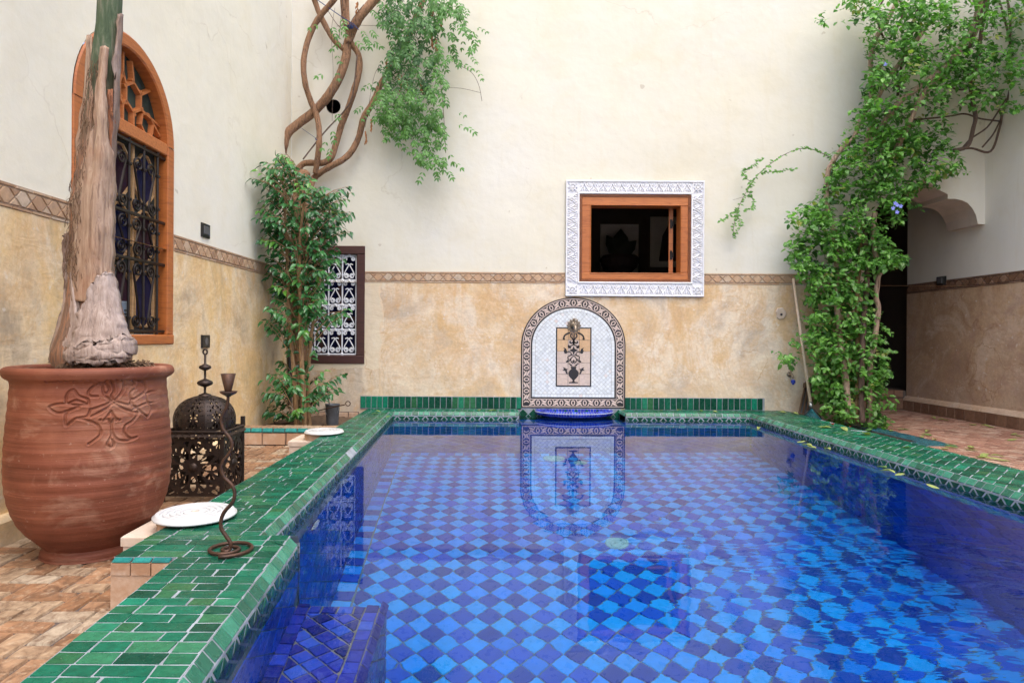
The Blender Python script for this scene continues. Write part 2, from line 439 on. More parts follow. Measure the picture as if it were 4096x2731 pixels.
tile_mat('panel tile', [(0.0, (0.62, 0.50, 0.44)), (0.5, (0.60, 0.47, 0.38)), (0.51, (0.66, 0.44, 0.25)), (1.0, (0.58, 0.36, 0.19))], 0.45, 0.25, 45, 0.001)
def make_brick(key, stops, dirt):
    t = NT(key)
    c = t.ramp(t.attr(), stops)
    n = t.noise(18, 7, 0.7, t.scaled((1.0, 0.6, 1.0)), 1.0)
    c = t.mix(t.ramp(n, [(0.36, 0.9), (0.60, 0.0)]), c, dirt)
    n2 = t.noise(45, 6, 0.7)
    c = t.mix(t.math('MULTIPLY', t.ramp(n2, [(0.54, 0.0), (0.72, 1.0)]), 0.6), c, (0.62, 0.50, 0.36))
    c = t.mix(1.0, c, t.ramp(t.noise(1.1, 4), [(0.3, 0.8), (0.7, 1.1)]), 'MULTIPLY')
    t.set(Base_Color=c, Roughness=t.ramp(t.noise(12, 4), [(0.3, 0.35), (0.7, 0.7)]), Specular_IOR_Level=0.4)
    t.bump(t.math('ADD', n, t.math('MULTIPLY', n2, 0.5)), 0.6, 0.004)
    M[key] = t.mat
make_brick('floor brick', [(0.0, (0.20, 0.105, 0.06)), (0.3, (0.33, 0.17, 0.085)), (0.55, (0.42, 0.24, 0.135)), (0.8, (0.47, 0.34, 0.22)), (1.0, (0.52, 0.43, 0.32))], (0.15, 0.085, 0.05))
make_brick('floor brick right', [(0.0, (0.24, 0.105, 0.075)), (0.3, (0.36, 0.18, 0.125)), (0.6, (0.45, 0.26, 0.185)), (1.0, (0.52, 0.37, 0.28))], (0.24, 0.12, 0.085))
plain('grout pale', (0.28, 0.31, 0.35), 0.85, var=0.5, scale=9, bumpd=0.003)
plain('grout brown', (0.11, 0.085, 0.075), 0.95, var=0.4, scale=20, bumpd=0.004)
plain('grout tan', (0.48, 0.38, 0.28), 0.9, var=0.35, scale=25, bumpd=0.003)
plain('grout pool', (0.10, 0.19, 0.26), 0.9, var=0.25, scale=20)
plain('grout white', (0.42, 0.42, 0.42), 0.9, var=0.3, scale=30)
plain('grout basin', (0.30, 0.34, 0.46), 0.85, var=0.2, scale=30)
plain('stone block', (0.52, 0.40, 0.30), 0.85, var=0.4, scale=14, bumpd=0.006, col2=(0.60, 0.50, 0.42))
def make_brick_face(key):
    t = NT(key)
    c = t.ramp(t.attr(), [(0.0, (0.34, 0.19, 0.11)), (0.5, (0.46, 0.28, 0.17)), (1.0, (0.53, 0.37, 0.25))])
    c = t.mix(t.ramp(t.noise(9, 7, 0.7), [(0.42, 0.0), (0.75, 0.9)]), c, (0.62, 0.50, 0.40))
    t.set(Base_Color=c, Roughness=0.85); t.bump(t.noise(25, 6, 0.65), 0.6, 0.006); M[key] = t.mat
make_brick_face('planter brick')
def make_terracotta():
    t = NT('terracotta')
    x, y, z = t.xyz()
    a = t.noise(3.0, 5, 0.6)
    c = t.ramp(a, [(0.3, (0.135, 0.036, 0.018)), (0.5, (0.205, 0.060, 0.031)), (0.7, (0.30, 0.112, 0.060))])
    rings = t.noise(1.0, 5, 0.7, t.scaled((0.6, 0.6, 34)))
    c = t.mix(1.0, c, t.ramp(rings, [(0.3, 0.78), (0.7, 1.12)]), 'MULTIPLY')
    sp = t.ramp(t.noise(60, 2, 0.5), [(0.70, 0.0), (0.76, 1.0)])
    c = t.mix(t.math('MULTIPLY', sp, 0.22), c, (0.55, 0.42, 0.33))
    bl = t.ramp(t.noise(4.0, 6, 0.7, t.scaled((1, 1, 1.8)), 0.6), [(0.54, 0.0), (0.74, 1.0)])
    c = t.mix(t.math('MULTIPLY', bl, 0.5), c, (0.52, 0.32, 0.22))
    t.set(Base_Color=c, Roughness=0.62, Specular_IOR_Level=0.35)
    t.bump(t.math('ADD', t.math('MULTIPLY', rings, 1.0), t.math('MULTIPLY', t.noise(50, 5), 0.25)), 0.7, 0.008)
    M['terracotta'] = t.mat
make_terracotta()
def make_wood(key, a, b, stretch, rough=0.45):
    t = NT(key)
    n = t.noise(9, 6, 0.65, t.scaled(stretch), 0.6)
    c = t.ramp(n, [(0.28, b), (0.5, a), (0.75, (a[0]*1.15, a[1]*1.15, a[2]*1.1))])
    kn = t.ramp(t.noise(5, 2, 0.4), [(0.72, 0.0), (0.80, 1.0)])
    c = t.mix(t.math('MULTIPLY', kn, 0.7), c, (b[0]*0.5, b[1]*0.4, b[2]*0.4))
    t.set(Base_Color=c, Roughness=rough); t.bump(n, 0.4, 0.003); M[key] = t.mat
make_wood('wood orange', (0.42, 0.130, 0.032), (0.26, 0.068, 0.016), (1, 1, 8))
make_wood('wood orange long', (0.46, 0.150, 0.040), (0.29, 0.078, 0.018), (1, 8, 8))
make_wood('wood rope', (0.25, 0.09, 0.035), (0.14, 0.045, 0.018), (1, 3, 3))
make_wood('wood dark red', (0.060, 0.020, 0.016), (0.035, 0.012, 0.010), (1, 1, 6), 0.55)
make_wood('wood dark brown', (0.10, 0.055, 0.03), (0.045, 0.024, 0.014), (6, 6, 1), 0.6)
make_wood('pole wood', (0.68, 0.53, 0.40), (0.54, 0.41, 0.29), (8, 8, 1), 0.55)
make_wood('wood pale', (0.50, 0.30, 0.14), (0.36, 0.20, 0.09), (1, 1, 8), 0.5)
plain('iron rust', (0.050, 0.030, 0.024), 0.5, 0.55, 0.5, 40, 0.002, col2=(0.10, 0.048, 0.028))
plain('iron lantern', (0.030, 0.022, 0.020), 0.48, 0.6, 0.5, 25, 0.002, col2=(0.055, 0.036, 0.028))
plain('iron grille', (0.030, 0.022, 0.020), 0.38, 0.6, 0.3, 30, 0.001)
plain('iron white', (0.78, 0.80, 0.84), 0.45, 0.0, 0.08, 30)
plain('plastic white', (0.60, 0.61, 0.62), 0.35, 0.0, 0.05, 12)
plain('grout pink', (0.50, 0.40, 0.35), 0.9, 0.0, 0.3, 25)
plain('grout bench', (0.22, 0.21, 0.18), 0.9, 0.0, 0.3, 25)
plain('cover aqua', (0.16, 0.42, 0.50), 0.5, 0.0, 0.15, 14)
plain('grout band', (0.38, 0.28, 0.20), 0.9, 0.0, 0.3, 25)
plain('stucco white', (0.80, 0.80, 0.82), 0.75, 0.0, 0.08, 18, 0.002)
plain('black plastic', (0.012, 0.012, 0.013), 0.3, 0.0, 0.1, 10)
plain('grey plastic', (0.10, 0.10, 0.105), 0.35, 0.0, 0.1, 10)
plain('steel', (0.45, 0.45, 0.45), 0.3, 0.9, 0.2, 20)
plain('device grey', (0.16, 0.20, 0.25), 0.45, 0.0, 0.1, 10)
plain('paper white', (0.75, 0.75, 0.75), 0.6, 0.0, 0.05, 10)
plain('zinc', (0.17, 0.185, 0.21), 0.5, 0.5, 0.35, 16, 0.002)
plain('bronze', (0.27, 0.22, 0.17), 0.38, 0.75, 0.35, 30, 0.002)
plain('rope blue', (0.02, 0.045, 0.16), 0.8, 0.0, 0.3, 60)
plain('hose blue', (0.012, 0.035, 0.36), 0.35, 0.0, 0.1, 20)
plain('net teal', (0.006, 0.14, 0.17), 0.55, 0.0, 0.2, 20)
plain('motif black', (0.022, 0.018, 0.020), 0.4, 0.0, 0.35, 60, 0.0)
plain('motif cream', (0.64, 0.51, 0.44), 0.45, 0.0, 0.25, 40, 0.0)
plain('soil', (0.085, 0.055, 0.036), 0.95, 0.0, 0.6, 40, 0.02, col2=(0.16, 0.10, 0.06))
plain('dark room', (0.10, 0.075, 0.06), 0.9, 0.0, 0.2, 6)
plain('picture pale', (0.85, 0.82, 0.78), 0.7, 0.0, 0.1, 6)
plain('picture dark', (0.05, 0.03, 0.03), 0.7, 0.0, 0.1, 6)
plain('room leaf', (0.02, 0.03, 0.02), 0.6, 0.0, 0.2, 8)
plain('cable black', (0.02, 0.02, 0.022), 0.5, 0.0, 0.1, 8)
plain('petal blue', (0.22, 0.26, 0.72), 0.5, 0.0, 0.1, 20)
plain('petal red', (0.55, 0.012, 0.014), 0.45, 0.0, 0.1, 20)
plain('seed pod', (0.36, 0.15, 0.05), 0.7, 0.0, 0.4, 30)
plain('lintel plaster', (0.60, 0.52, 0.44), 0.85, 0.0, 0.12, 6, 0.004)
def glass_dark(key, col, rough=0.08):
    t = NT(key)
    c = t.mix(1.0, col, t.ramp(t.noise(14, 3), [(0.3, 0.6), (0.7, 1.3)]), 'MULTIPLY')
    t.set(Base_Color=c, Roughness=0.3, Specular_IOR_Level=0.07)
    t.bump(t.noise(30, 3), 0.25, 0.003); M[key] = t.mat
glass_dark('glass green', (0.035, 0.050, 0.042)); glass_dark('glass purple', (0.030, 0.010, 0.022)); glass_dark('glass blue', (0.010, 0.012, 0.050)); glass_dark('glass grey', (0.035, 0.040, 0.040))
def make_bark(key, a, b, st):
    t = NT(key)
    n = t.noise(26, 6, 0.7, t.scaled(st), 0.8)
    c = t.ramp(n, [(0.36, b), (0.47, a), (0.68, (a[0]*1.45, a[1]*1.45, a[2]*1.45))])
    c = t.mix(t.math('MULTIPLY', t.ramp(t.noise(3, 4), [(0.5, 0.0), (0.7, 1.0)]), 0.35), c, (a[0]*1.3, a[1]*1.4, a[2]*1.5))
    t.set(Base_Color=c, Roughness=0.85); t.bump(n, 1.0, 0.02); M[key] = t.mat
make_bark('bark vine', (0.27, 0.145, 0.078), (0.070, 0.034, 0.019), (3.0, 3.0, 0.6))
make_bark('bark pale', (0.36, 0.25, 0.18), (0.16, 0.10, 0.07), (2.5, 2.5, 0.4))
make_bark('bark ficus', (0.36, 0.22, 0.11), (0.20, 0.11, 0.05), (3, 3, 0.5))
make_bark('bark twig', (0.12, 0.075, 0.055), (0.06, 0.036, 0.028), (2.5, 2.5, 0.5))
def make_leaf(key, stops, rough=0.4, trans=0.3):
    t = NT(key)
    c = t.ramp(t.attr(), stops)
    c = t.mix(1.0, c, t.ramp(t.noise(24, 3), [(0.3, 0.8), (0.7, 1.15)]), 'MULTIPLY')
    t.set(Base_Color=c, Roughness=rough, Specular_IOR_Level=0.5)
    tr = t.n('ShaderNodeBsdfTranslucent'); t.l(t.mix(1.0, c, (1.0, 1.25, 0.55), 'MULTIPLY'), tr.inputs[0])
    mx = t.n('ShaderNodeMixShader'); mx.inputs[0].default_value = trans
    t.l(t.b.outputs[0], mx.inputs[1]); t.l(tr.outputs[0], mx.inputs[2]); t.l(mx.outputs[0], t.out.inputs[0])
    M[key] = t.mat
make_leaf('leaf ficus', [(0.0, (0.018, 0.075, 0.026)), (0.4, (0.040, 0.155, 0.048)), (0.8, (0.070, 0.235, 0.070)), (1.0, (0.10, 0.27, 0.035))], 0.24, 0.22)
make_leaf('leaf vine', [(0.0, (0.024, 0.095, 0.028)), (0.4, (0.062, 0.178, 0.038)), (0.8, (0.115, 0.275, 0.055)), (1.0, (0.12, 0.31, 0.06))], 0.38, 0.32)
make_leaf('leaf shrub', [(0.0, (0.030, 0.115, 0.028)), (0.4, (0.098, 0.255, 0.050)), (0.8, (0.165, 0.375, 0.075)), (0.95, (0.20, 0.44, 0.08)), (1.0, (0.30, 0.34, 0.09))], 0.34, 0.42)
make_leaf('leaf fallen', [(0.0, (0.10, 0.20, 0.04)), (0.6, (0.20, 0.34, 0.08)), (1.0, (0.34, 0.38, 0.12))], 0.45, 0.2)
def make_palm():
    t = NT('palm stem')
    z = t.xyz()[2]
    f = t.math('ADD', z, t.math('MULTIPLY', t.math('SUBTRACT', t.noise(4, 5), 0.5), 0.35))
    n = t.noise(16, 6, 0.7, t.scaled((3, 3, 0.5)), 0.5)
    brown = t.ramp(n, [(0.3, (0.07, 0.045, 0.032)), (0.5, (0.23, 0.13, 0.085)), (0.62, (0.33, 0.15, 0.075)), (0.75, (0.38, 0.27, 0.21))])
    green = t.ramp(n, [(0.3, (0.025, 0.05, 0.02)), (0.5, (0.06, 0.095, 0.045)), (0.62, (0.14, 0.15, 0.10)), (0.75, (0.30, 0.19, 0.12))])
    c = t.mix(t.ramp(f, [(0.0, 0.0), (1.0, 1.0)]), brown, green)
    nd = t.n('ShaderNodeMapRange'); nd.inputs[1].default_value = 1.45; nd.inputs[2].default_value = 1.85
    t.l(f, nd.inputs[0])
    c = t.mix(nd.outputs[0], brown, green)
    t.set(Base_Color=c, Roughness=0.7); t.bump(n, 0.8, 0.010); M['palm stem'] = t.mat
    for key, a, b, d in (('palm sheath', (0.37, 0.245, 0.17), (0.12, 0.062, 0.04), (0.56, 0.42, 0.32)), ('palm sheath grey', (0.36, 0.27, 0.23), (0.12, 0.078, 0.062), (0.53, 0.43, 0.38)), ('palm sheath dark', (0.20, 0.13, 0.10), (0.09, 0.055, 0.04), (0.34, 0.24, 0.18))):
        t = NT(key)
        n = t.noise(15, 8, 0.78, t.scaled((3.6, 3.6, 0.30)), 0.8)
        c = t.ramp(n, [(0.3, b), (0.5, a), (0.72, d)])
        c = t.mix(t.math('MULTIPLY', t.ramp(t.noise(4.5, 5, 0.6), [(0.52, 0.0), (0.72, 1.0)]), 0.55), c, (0.30, 0.12, 0.05) if key == 'palm sheath' else (0.50, 0.42, 0.40))
        t.set(Base_Color=c, Roughness=0.6); t.bump(n, 0.9, 0.006); M[key] = t.mat
make_palm()
make_bark('palm bark red', (0.34, 0.13, 0.06), (0.11, 0.055, 0.04), (2.5, 2.5, 0.6))
plain('palm fibre', (0.09, 0.055, 0.035), 0.95, 0.0, 0.5, 60, 0.01, col2=(0.19, 0.11, 0.06))

# ------------------------------------------------------------------ tile patterns
def diamonds(x0, x1, y0, y1, dx, dy, ox=0.0, oy=0.0):
    i0, i1 = int(math.floor((x0-ox)/dx))-1, int(math.ceil((x1-ox)/dx))+1
    j0, j1 = int(math.floor((y0-oy)/dy))-1, int(math.ceil((y1-oy)/dy))+1
    for i in range(i0, i1+1):
        for j in range(j0, j1+1):
            for k in (0, 1):
                cx, cy = ox+(i+k*0.5)*dx, oy+(j+k*0.5)*dy
                yield k, [(cx, cy-dy/2), (cx+dx/2, cy), (cx, cy+dy/2), (cx-dx/2, cy)]
def herring(x0, x1, y0, y1, w):
    for i in range(int(x0/w)-3, int(x1/w)+4):
        for j in range(int(y0/w)-3, int(y1/w)+4):
            c = (i-j) % 4
            if c == 0: yield 0, rect(i*w, (i+2)*w, j*w, (j+1)*w)
            elif c == 3: yield 1, rect(i*w, (i+1)*w, j*w, (j+2)*w)
def fill(mb, F, region, gen, gap, lift, bev, tone, tilt=0.01, jit=0.0, mi=0):
    for k, p in gen:
        q = clip(p, region)
        if len(q) >= 3: mb.tile(F, q, gap, lift, bev, tone(k) if callable(tone) else tone, tilt, mi, jit)
def cells(mb, F, x0, x1, y0, y1, holes, h=0.0, mi=0):
    xs = sorted({x0, x1, *[min(max(v, x0), x1) for q in holes for v in q[:2]]})
    ys = sorted({y0, y1, *[min(max(v, y0), y1) for q in holes for v in q[2:]]})
    for i in range(len(xs)-1):
        for j in range(len(ys)-1):
            cx, cy = (xs[i]+xs[i+1])/2, (ys[j]+ys[j+1])/2
            if xs[i+1]-xs[i] < 1e-5 or ys[j+1]-ys[j] < 1e-5: continue
            if any(q[0] < cx < q[1] and q[2] < cy < q[3] for q in holes): continue
            mb.quad(F(xs[i], ys[j], h), F(xs[i+1], ys[j], h), F(xs[i+1], ys[j+1], h), F(xs[i], ys[j+1], h), 0.5, mi)
def reveal(mb, F, x0, x1, y0, y1, h0, h1, mi=0):
    """the four inner sides of an opening, from depth h0 (front) to h1 (behind)"""
    c = [(x0, y0), (x1, y0), (x1, y1), (x0, y1)]
    for i in range(4):
        a, b = c[i], c[(i+1) % 4]
        mb.quad(F(*a, h0), F(*b, h0), F(*b, h1), F(*a, h1), 0.5, mi)

ZB0, ZB1 = 1.234, 1.342          # tile band on the walls
ZL, ZR = -0.165, -0.110          # left and right patio floors
ZW = -0.070                      # water
ZP = ZW-1.62                     # pool floor
WTOP = 5.2                       # wall top

def qtile(mb, a, b, c, d, gap, lift, bev, tone, tilt=0.01, mi=0, jit=0.0, out=(0, 0, 1)):
    nn = vcross(vsub(b, a), vsub(d, a))
    if vdot(nn, out) < 0: b, d = d, b
    ax = vnorm(vsub(b, a)); n = vnorm(vcross(ax, vsub(d, a))); by = vcross(n, ax)
    F = Frame(a, ax, by, n)
    p = [(vdot(vsub(q, a), ax), vdot(vsub(q, a), by)) for q in (a, b, c, d)]
    mb.tile(F, p, gap, lift, bev, tone, tilt, mi, jit)
def pick(*opts):
    r = R()*sum(w for w, _, _ in opts)
    for w, a, b in opts:
        r -= w
        if r <= 0: return U(a, b)
    return U(opts[-1][1], opts[-1][2])
def tone_green(): return pick((5, .1, .5), (4, .45, .72), (1.4, .74, .9), (1, .9, 1.0))

# ================================================================== ground and patio floors
g = MB(); cells(g, floor_frame(-0.186), -16, 16, -16, 16, [(-1.15, 2.85, 0.20, 6.45)])
tag(g.build('ground', M['grout tan']), kind='structure')
g = MB()
g.prism(floor_frame(0), rect(-2.16, -0.86, 0.7, 5.2), -0.185, ZL-0.006, 0, 0.5, 0)
fill(g, floor_frame(ZL-0.006), rect(-2.16, -0.86, 0.7, 5.2), herring(-2.2, -0.8, 0.7, 5.2, 0.076), 0.008, 0.007, 0.003, lambda k: U(0.1, 1), 0.03, 0.004, 1)
tag(g.build('patio_floor', [M['grout brown'], M['floor brick']]), kind='structure')
g = MB()
for r_ in (rect(2.86, RW, 0.7, 5.0), rect(3.62, RW, 5.0, 6.42), rect(3.60, RW, 6.42, 7.6)):
    g.prism(floor_frame(0), r_, -0.185, ZR-0.006, 0, 0.5, 0)
    fill(g, floor_frame(ZR-0.006), r_, herring(2.8, 4.95, 0.7, 7.7, 0.066), 0.007, 0.0065, 0.002, lambda k: U(0, 1), 0.02, 0.002, 1)
tag(g.build('patio_floor', [M['grout pink'], M['floor brick right']]), kind='structure')

# ================================================================== swimming pool
pool = thing('swimming_pool', 'blue chequered swimming pool with raised green tiled coping in the courtyard', 'swimming pool', (0.8, 3.3, ZP))
def xin_far(y): return -0.80-0.12*(y-2.30)/3.85
def xout_far(y): return -1.18+0.015*(y-2.07)/4.35
def xin_near(y): return -0.545-0.131*(y-0.2)/1.87
def xout_near(y): return -0.88-0.10*(y-0.2)/1.87
def xin_right(y): return 2.46+0.03*(y-0.2)/6.22
def xout_right(y): return 2.87+0.06*(y-0.2)/6.22
def coping_rows(mb, poly, xin, xout, y0, y1, z):
    F = floor_frame(z); k = 0; nr_ = max(1, round((y1-y0)/0.0515)); hs_ = [U(.93, 1.07) for _ in range(nr_)]; sc_ = (y1-y0)/sum(hs_); y = y0
    for h in hs_:
        ya, yb = y, y+h*sc_
        W = xin((ya+yb)/2)-xout((ya+yb)/2)
        cuts = [0, U(.064, .072)]
        s = cuts[-1]
        off = U(.05, .12) if k % 2 else U(.10, .135)
        while s+off < W-0.10:
            s += off; cuts.append(s); off = U(.11, .135)
        cuts += [W-U(.062, .074), W+0.03]
        for i in range(len(cuts)-1):
            a, b = cuts[i], cuts[i+1]
            if b-a < 0.012: continue
            p = [(xin(ya)-b, ya), (xin(ya)-a, ya), (xin(yb)-a, yb), (xin(yb)-b, yb)]
            p = clip(p, poly)
            if len(p) >= 3: mb.tile(F, p, 0.0040, 0.0062, 0.0014, tone_green(), 0.016, 1, 0.0024)
        y = yb; k += 1
def edge_strip(mb, p0, p1, nrm, skip=None, m_nose=2, m_riser=1, deep=True):
    """bevelled nosing and zig-zag riser along a pool edge from p0 to p1; nrm points to the water"""
    L = math.hypot(p1[0]-p0[0], p1[1]-p0[1]); d = ((p1[0]-p0[0])/L, (p1[1]-p0[1])/L)
    def pt(s, off, z): return (p0[0]+d[0]*s+nrm[0]*off, p0[1]+d[1]*s+nrm[1]*off, z)
    prof = [(0, -.0016), (.0285, -.0345), (.0285, -.34)]
    for i in range(2):
        mb.quad(pt(0, *prof[i]), pt(L, *prof[i]), pt(L, *prof[i+1]), pt(0, *prof[i+1]), 0.5, 0)
    s = 0.0
    while s < L-0.01:
        w = U(.048, .066); e = min(s+w, L)
        if not (skip and skip[0] < s < skip[1]):
            qtile(mb, pt(s, 0.0, 0.0), pt(e, 0.0, 0.0), pt(e, .030, -.034), pt(s, .030, -.034), 0.006, 0.003, 0.002, U(0, .75), 0.03, m_nose, 0.0018)
        s = e
    F = Frame(pt(0, .0245, -.037), (d[0], d[1], 0), (0, 0, -1), (nrm[0], nrm[1], 0))
    fill(mb, F, rect(0, L, 0.0, 0.17), diamonds(0, L, 0, 0.17, 0.088, 0.104, 0, 0.052), 0.006, 0.006, 0.003, lambda k: U(0.0, 0.5), 0.02, 0.001, m_riser)
cop_mats = [M['grout pale'], M['zellige green'], M['zellige nosing'], M['zellige teal']]
# left coping: far run, the step, near run
c = MB()
pa = [(-1.18, 2.30), (-0.80, 2.30), (-0.92, 6.15), (-0.93, WB-.004), (-1.165, WB-.004)]
pb = [(-1.18, 2.07), (-0.676, 2.07), (-0.690, 2.30), (-1.18, 2.30)]
pc = [(-0.88, 0.2), (-0.545, 0.2), (-0.676, 2.07), (-0.98, 2.07)]
for p in (pa, pb, pc): c.prism(floor_frame(0), p, -0.30, -0.0016, 0, 0.5, 0)
coping_rows(c, pa, xin_far, xout_far, 2.30, 6.42, -0.006)
coping_rows(c, pb, lambda y: -0.676-0.014*(y-2.07)/0.23, lambda y: -1.18, 2.07, 2.30, -0.006)
coping_rows(c, pc, xin_near, xout_near, 0.2, 2.07, -0.006)
edge_strip(c, (-0.80, 2.30), (-0.915, 6.15), (1, 0.03), skip=(1.62, 1.80))
edge_strip(c, (-0.545, 0.2), (-0.690, 2.285), (1, 0.07))
edge_strip(c, (-0.665, 2.30), (-0.80, 2.30), (0, 1))
for i in range(3):                                            # the teal tiles that end the wider run
    qtile(c, (-1.178+i*.062, 2.045, -.012), (-1.116+i*.062, 2.045, -.012), (-1.116+i*.062, 2.072, -.003), (-1.178+i*.062, 2.072, -.003), .005, .004, .003, U(.2, .8), .02, 3)
coping_left = c.build('coping', cop_mats, pool)
c = MB()
for i in range(3): c.box(-1.178+i*.064, -1.118+i*.064, 2.048, 2.075, -.052, -.014, U(0, 1))
c.box(-1.18, -0.985, 2.052, 2.075, -0.20, -0.054, 0.3)
c.build('coping_end_face', M['planter brick'], pool)
# right coping, herringbone
c = MB()
pd = [(2.46, 0.2), (2.87, 0.2), (2.93, WB-.004), (2.49, WB-.004)]
c.prism(floor_frame(0), pd, -0.30, -0.0016, 0, 0.5, 0)
q2 = math.sqrt(0.5)
FR = Frame((2.46, 0.2, -0.006), (q2, q2, 0), (-q2, q2, 0), (0, 0, 1))
rot = [((x-2.46)*q2+(y-.2)*q2, -(x-2.46)*q2+(y-.2)*q2) for x, y in pd]
fill(c, FR, rot, herring(-0.2, 5.2, -0.5, 5.0, 0.054), 0.0040, 0.0062, 0.0014, lambda k: tone_green(), 0.016, 0.0022, 1)
edge_strip(c, (2.46, 0.2), (2.488, 6.15), (-1, 0))
c.build('coping', cop_mats, pool)
# the ledge along the back wall, in two runs beside the fountain
for x0, x1 in ((-0.93, 0.30), (1.30, 2.49)):
    c = MB()
    pe = rect(x0, x1, 6.15, WB-.003)
    c.prism(floor_frame(0), pe, -0.30, -0.0016, 0, 0.5, 0)
    fill(c, floor_frame(-0.006), pe, (p for p in ((0, rect(x0+i*.115+(j % 2)*.05, x0+(i+1)*.115+(j % 2)*.05, 6.15+j*.052, 6.15+(j+1)*.052)) for i in range(-1, 12) for j in range(6))), 0.0065, 0.0062, 0.0016, lambda k: min(1, tone_green()+.15), 0.02, 0.0012, 1)
    edge_strip(c, (x0, 6.15), (x1, 6.15), (0, -1))
    xe = x1 if x1 < 1 else x0
    for z0, z1 in ((-.036, -.006), (-.20, -.036)): c.quad((xe, 6.12, z0), (xe, 6.42, z0), (xe, 6.42, z1), (xe, 6.12, z1), .5, 0)
    sgn = 1 if x1 < 1 else -1
    for k in range(5): qtile(c, (xe, 6.13+k*.056, -.001), (xe, 6.186+k*.056, -.001), (xe+sgn*.012, 6.186+k*.056, -.034), (xe+sgn*.012, 6.13+k*.056, -.034), .005, .004, .003, U(.3, 1), .04, 2)
    c.build('coping', cop_mats, pool)
# recess wall under the fountain
c = MB()
Fk = Frame((0, WB-.012, 0), (1, 0, 0), (0, 0, 1), (0, -1, 0))
c.quad(Fk(.29, -.34), Fk(1.31, -.34), Fk(1.31, .012), Fk(.29, .012), .5, 0)
fill(c, Fk, rect(.30, 1.30, -.30, .010), diamonds(.3, 1.3, -.3, .02, .104, .104, .3, .006), .006, .006, .003, lambda k: U(0, .45), .02, .001, 1)
c.build('recess_wall', cop_mats, pool)
# basin: walls, floor, submerged bench
def tone_dark(): return U(0.0, 0.4)
def tone_light(): return pick((5, .62, .85), (2, .9, 1.0), (.6, .55, .62))
c = MB()
def pool_wall(p0, p1, nrm, z1=-0.20):
    L = math.hypot(p1[0]-p0[0], p1[1]-p0[1]); d = ((p1[0]-p0[0])/L, (p1[1]-p0[1])/L, 0)
    F = Frame((p0[0], p0[1], 0), d, (0, 0, 1), (nrm[0], nrm[1], 0))
    c.quad(F(0, ZP-.01), F(L, ZP-.01), F(L, z1+.05), F(0, z1+.05), .5, 0)
    fill(c, F, rect(0, L, ZP, z1), diamonds(0, L, ZP, z1, .150, .150), .005, .004, .003, lambda k: U(0, .35), .012, .001, 1)
pool_wall((-0.776, 2.32), (-0.894, 6.13), (1, 0)); pool_wall((-0.52, 0.35), (-0.664, 2.30), (1, 0)); pool_wall((-0.664, 2.32), (-0.776, 2.32), (0, 1))
pool_wall((-0.90, 6.125), (2.47, 6.125), (0, -1)); pool_wall((2.432, 0.35), (2.462, 6.13), (-1, 0)); pool_wall((-0.6, 0.36), (2.46, 0.36), (0, 1), -0.07)
c.box(0.29, 1.31, 6.12, 6.43, -0.36, -0.30, .3, 1)
c.build('basin_wall', [M['grout pool'], M['pool blue']], pool)
c = MB()
F = floor_frame(ZP)
c.quad(F(-1.0, 0.3), F(2.6, 0.3), F(2.6, 6.2), F(-1.0, 6.2), .5, 0)
Fp = floor_frame(ZP+.002)
inner_far = [(-0.66, 2.3), (2.345, 2.3), (2.36, 6.02), (-0.785, 6.02)]
inner_near = [(-0.52, .45), (2.335, .45), (2.345, 2.3), (-0.56, 2.3)]
D0 = 0.139
both = [inner_far, [(-0.66, .45), (2.335, .45), (2.345, 2.3), (-0.66, 2.3)]]
for reg in both:
    fill(c, Fp, reg, diamonds(-0.8, 2.4, .4, 6.1, D0, D0, 0.02, 0.01), .005, .004, .002, lambda k: tone_light() if k else tone_dark(), .02, .0012, 1)
k = 0; y = 0.45
while y < 6.02:
    xl = -0.776-(y-2.32)/3.81*0.118 if y > 2.3 else -0.776
    c.tile(Fp, rect(xl, xl+.105, y, y+.088), .005, .004, .002, tone_light() if k % 2 else tone_dark(), .01, 1)
    c.tile(Fp, rect(2.345, 2.455, y, y+.088), .005, .004, .002, tone_light() if k % 2 else tone_dark(), .01, 1)
    y += .088; k += 1
for i in range(42): c.tile(Fp, rect(-0.86+i*.08, -0.78+i*.08, 6.025, 6.122), .005, .004, .002, tone_light() if i % 2 else tone_dark(), .01, 1)
c.build('basin_floor', [M['grout pool'], M['pool blue']], pool)
c = MB()
bx0, bx1, by0, by1, bz = -0.66, -0.352, 0.40, 2.285, ZW-0.42
c.box(bx0-.05, bx1-.012, by0, by1-.012, ZP, bz-.012, .5, 0)
Fb = floor_frame(bz-.010)
def xb0(y): return -0.53-0.131*(y-.35)/1.95
for reg, gen in (
    ([(xb0(by0)+.05, by0), (bx1-.066, by0), (bx1-.066, by1-.066), (xb0(by1)+.05, by1-.066)], diamonds(-.7, -.3, by0, by1, .078, .078)),
    ([(xb0(by0), by0), (xb0(by0)+.05, by0), (xb0(by1)+.05, by1), (xb0(by1), by1)], ((0, rect(-.75, -.3, by0+i*.060, by0+(i+1)*.060)) for i in range(33))),
    (rect(bx1-.066, bx1-.016, by0, by1), ((0, rect(bx1-.1, bx1, by0+i*.060+.03, by0+(i+1)*.060+.03)) for i in range(33))),
    (rect(xb0(by1)+.05, bx1-.066, by1-.066, by1-.016), ((0, rect(-.62+i*.055, -.565+i*.055, by1-.1, by1)) for i in range(5)))):
    fill(c, Fb, reg, gen, .0042, .006, .002, lambda k: U(0, 1), .03, .0015, 1)
for i in range(24):
    y = by0+i*.08
    qtile(c, (bx1-.017, y, bz-.006), (bx1-.017, y+.08, bz-.006), (bx1+.008, y+.08, bz-.045), (bx1+.008, y, bz-.045), .006, .004, .003, U(0, .6), .04, 1)
c.quad((bx1, by0, bz-.045), (bx1, by1, bz-.045), (bx1, by1, ZP), (bx1, by0, ZP), .5, 0)
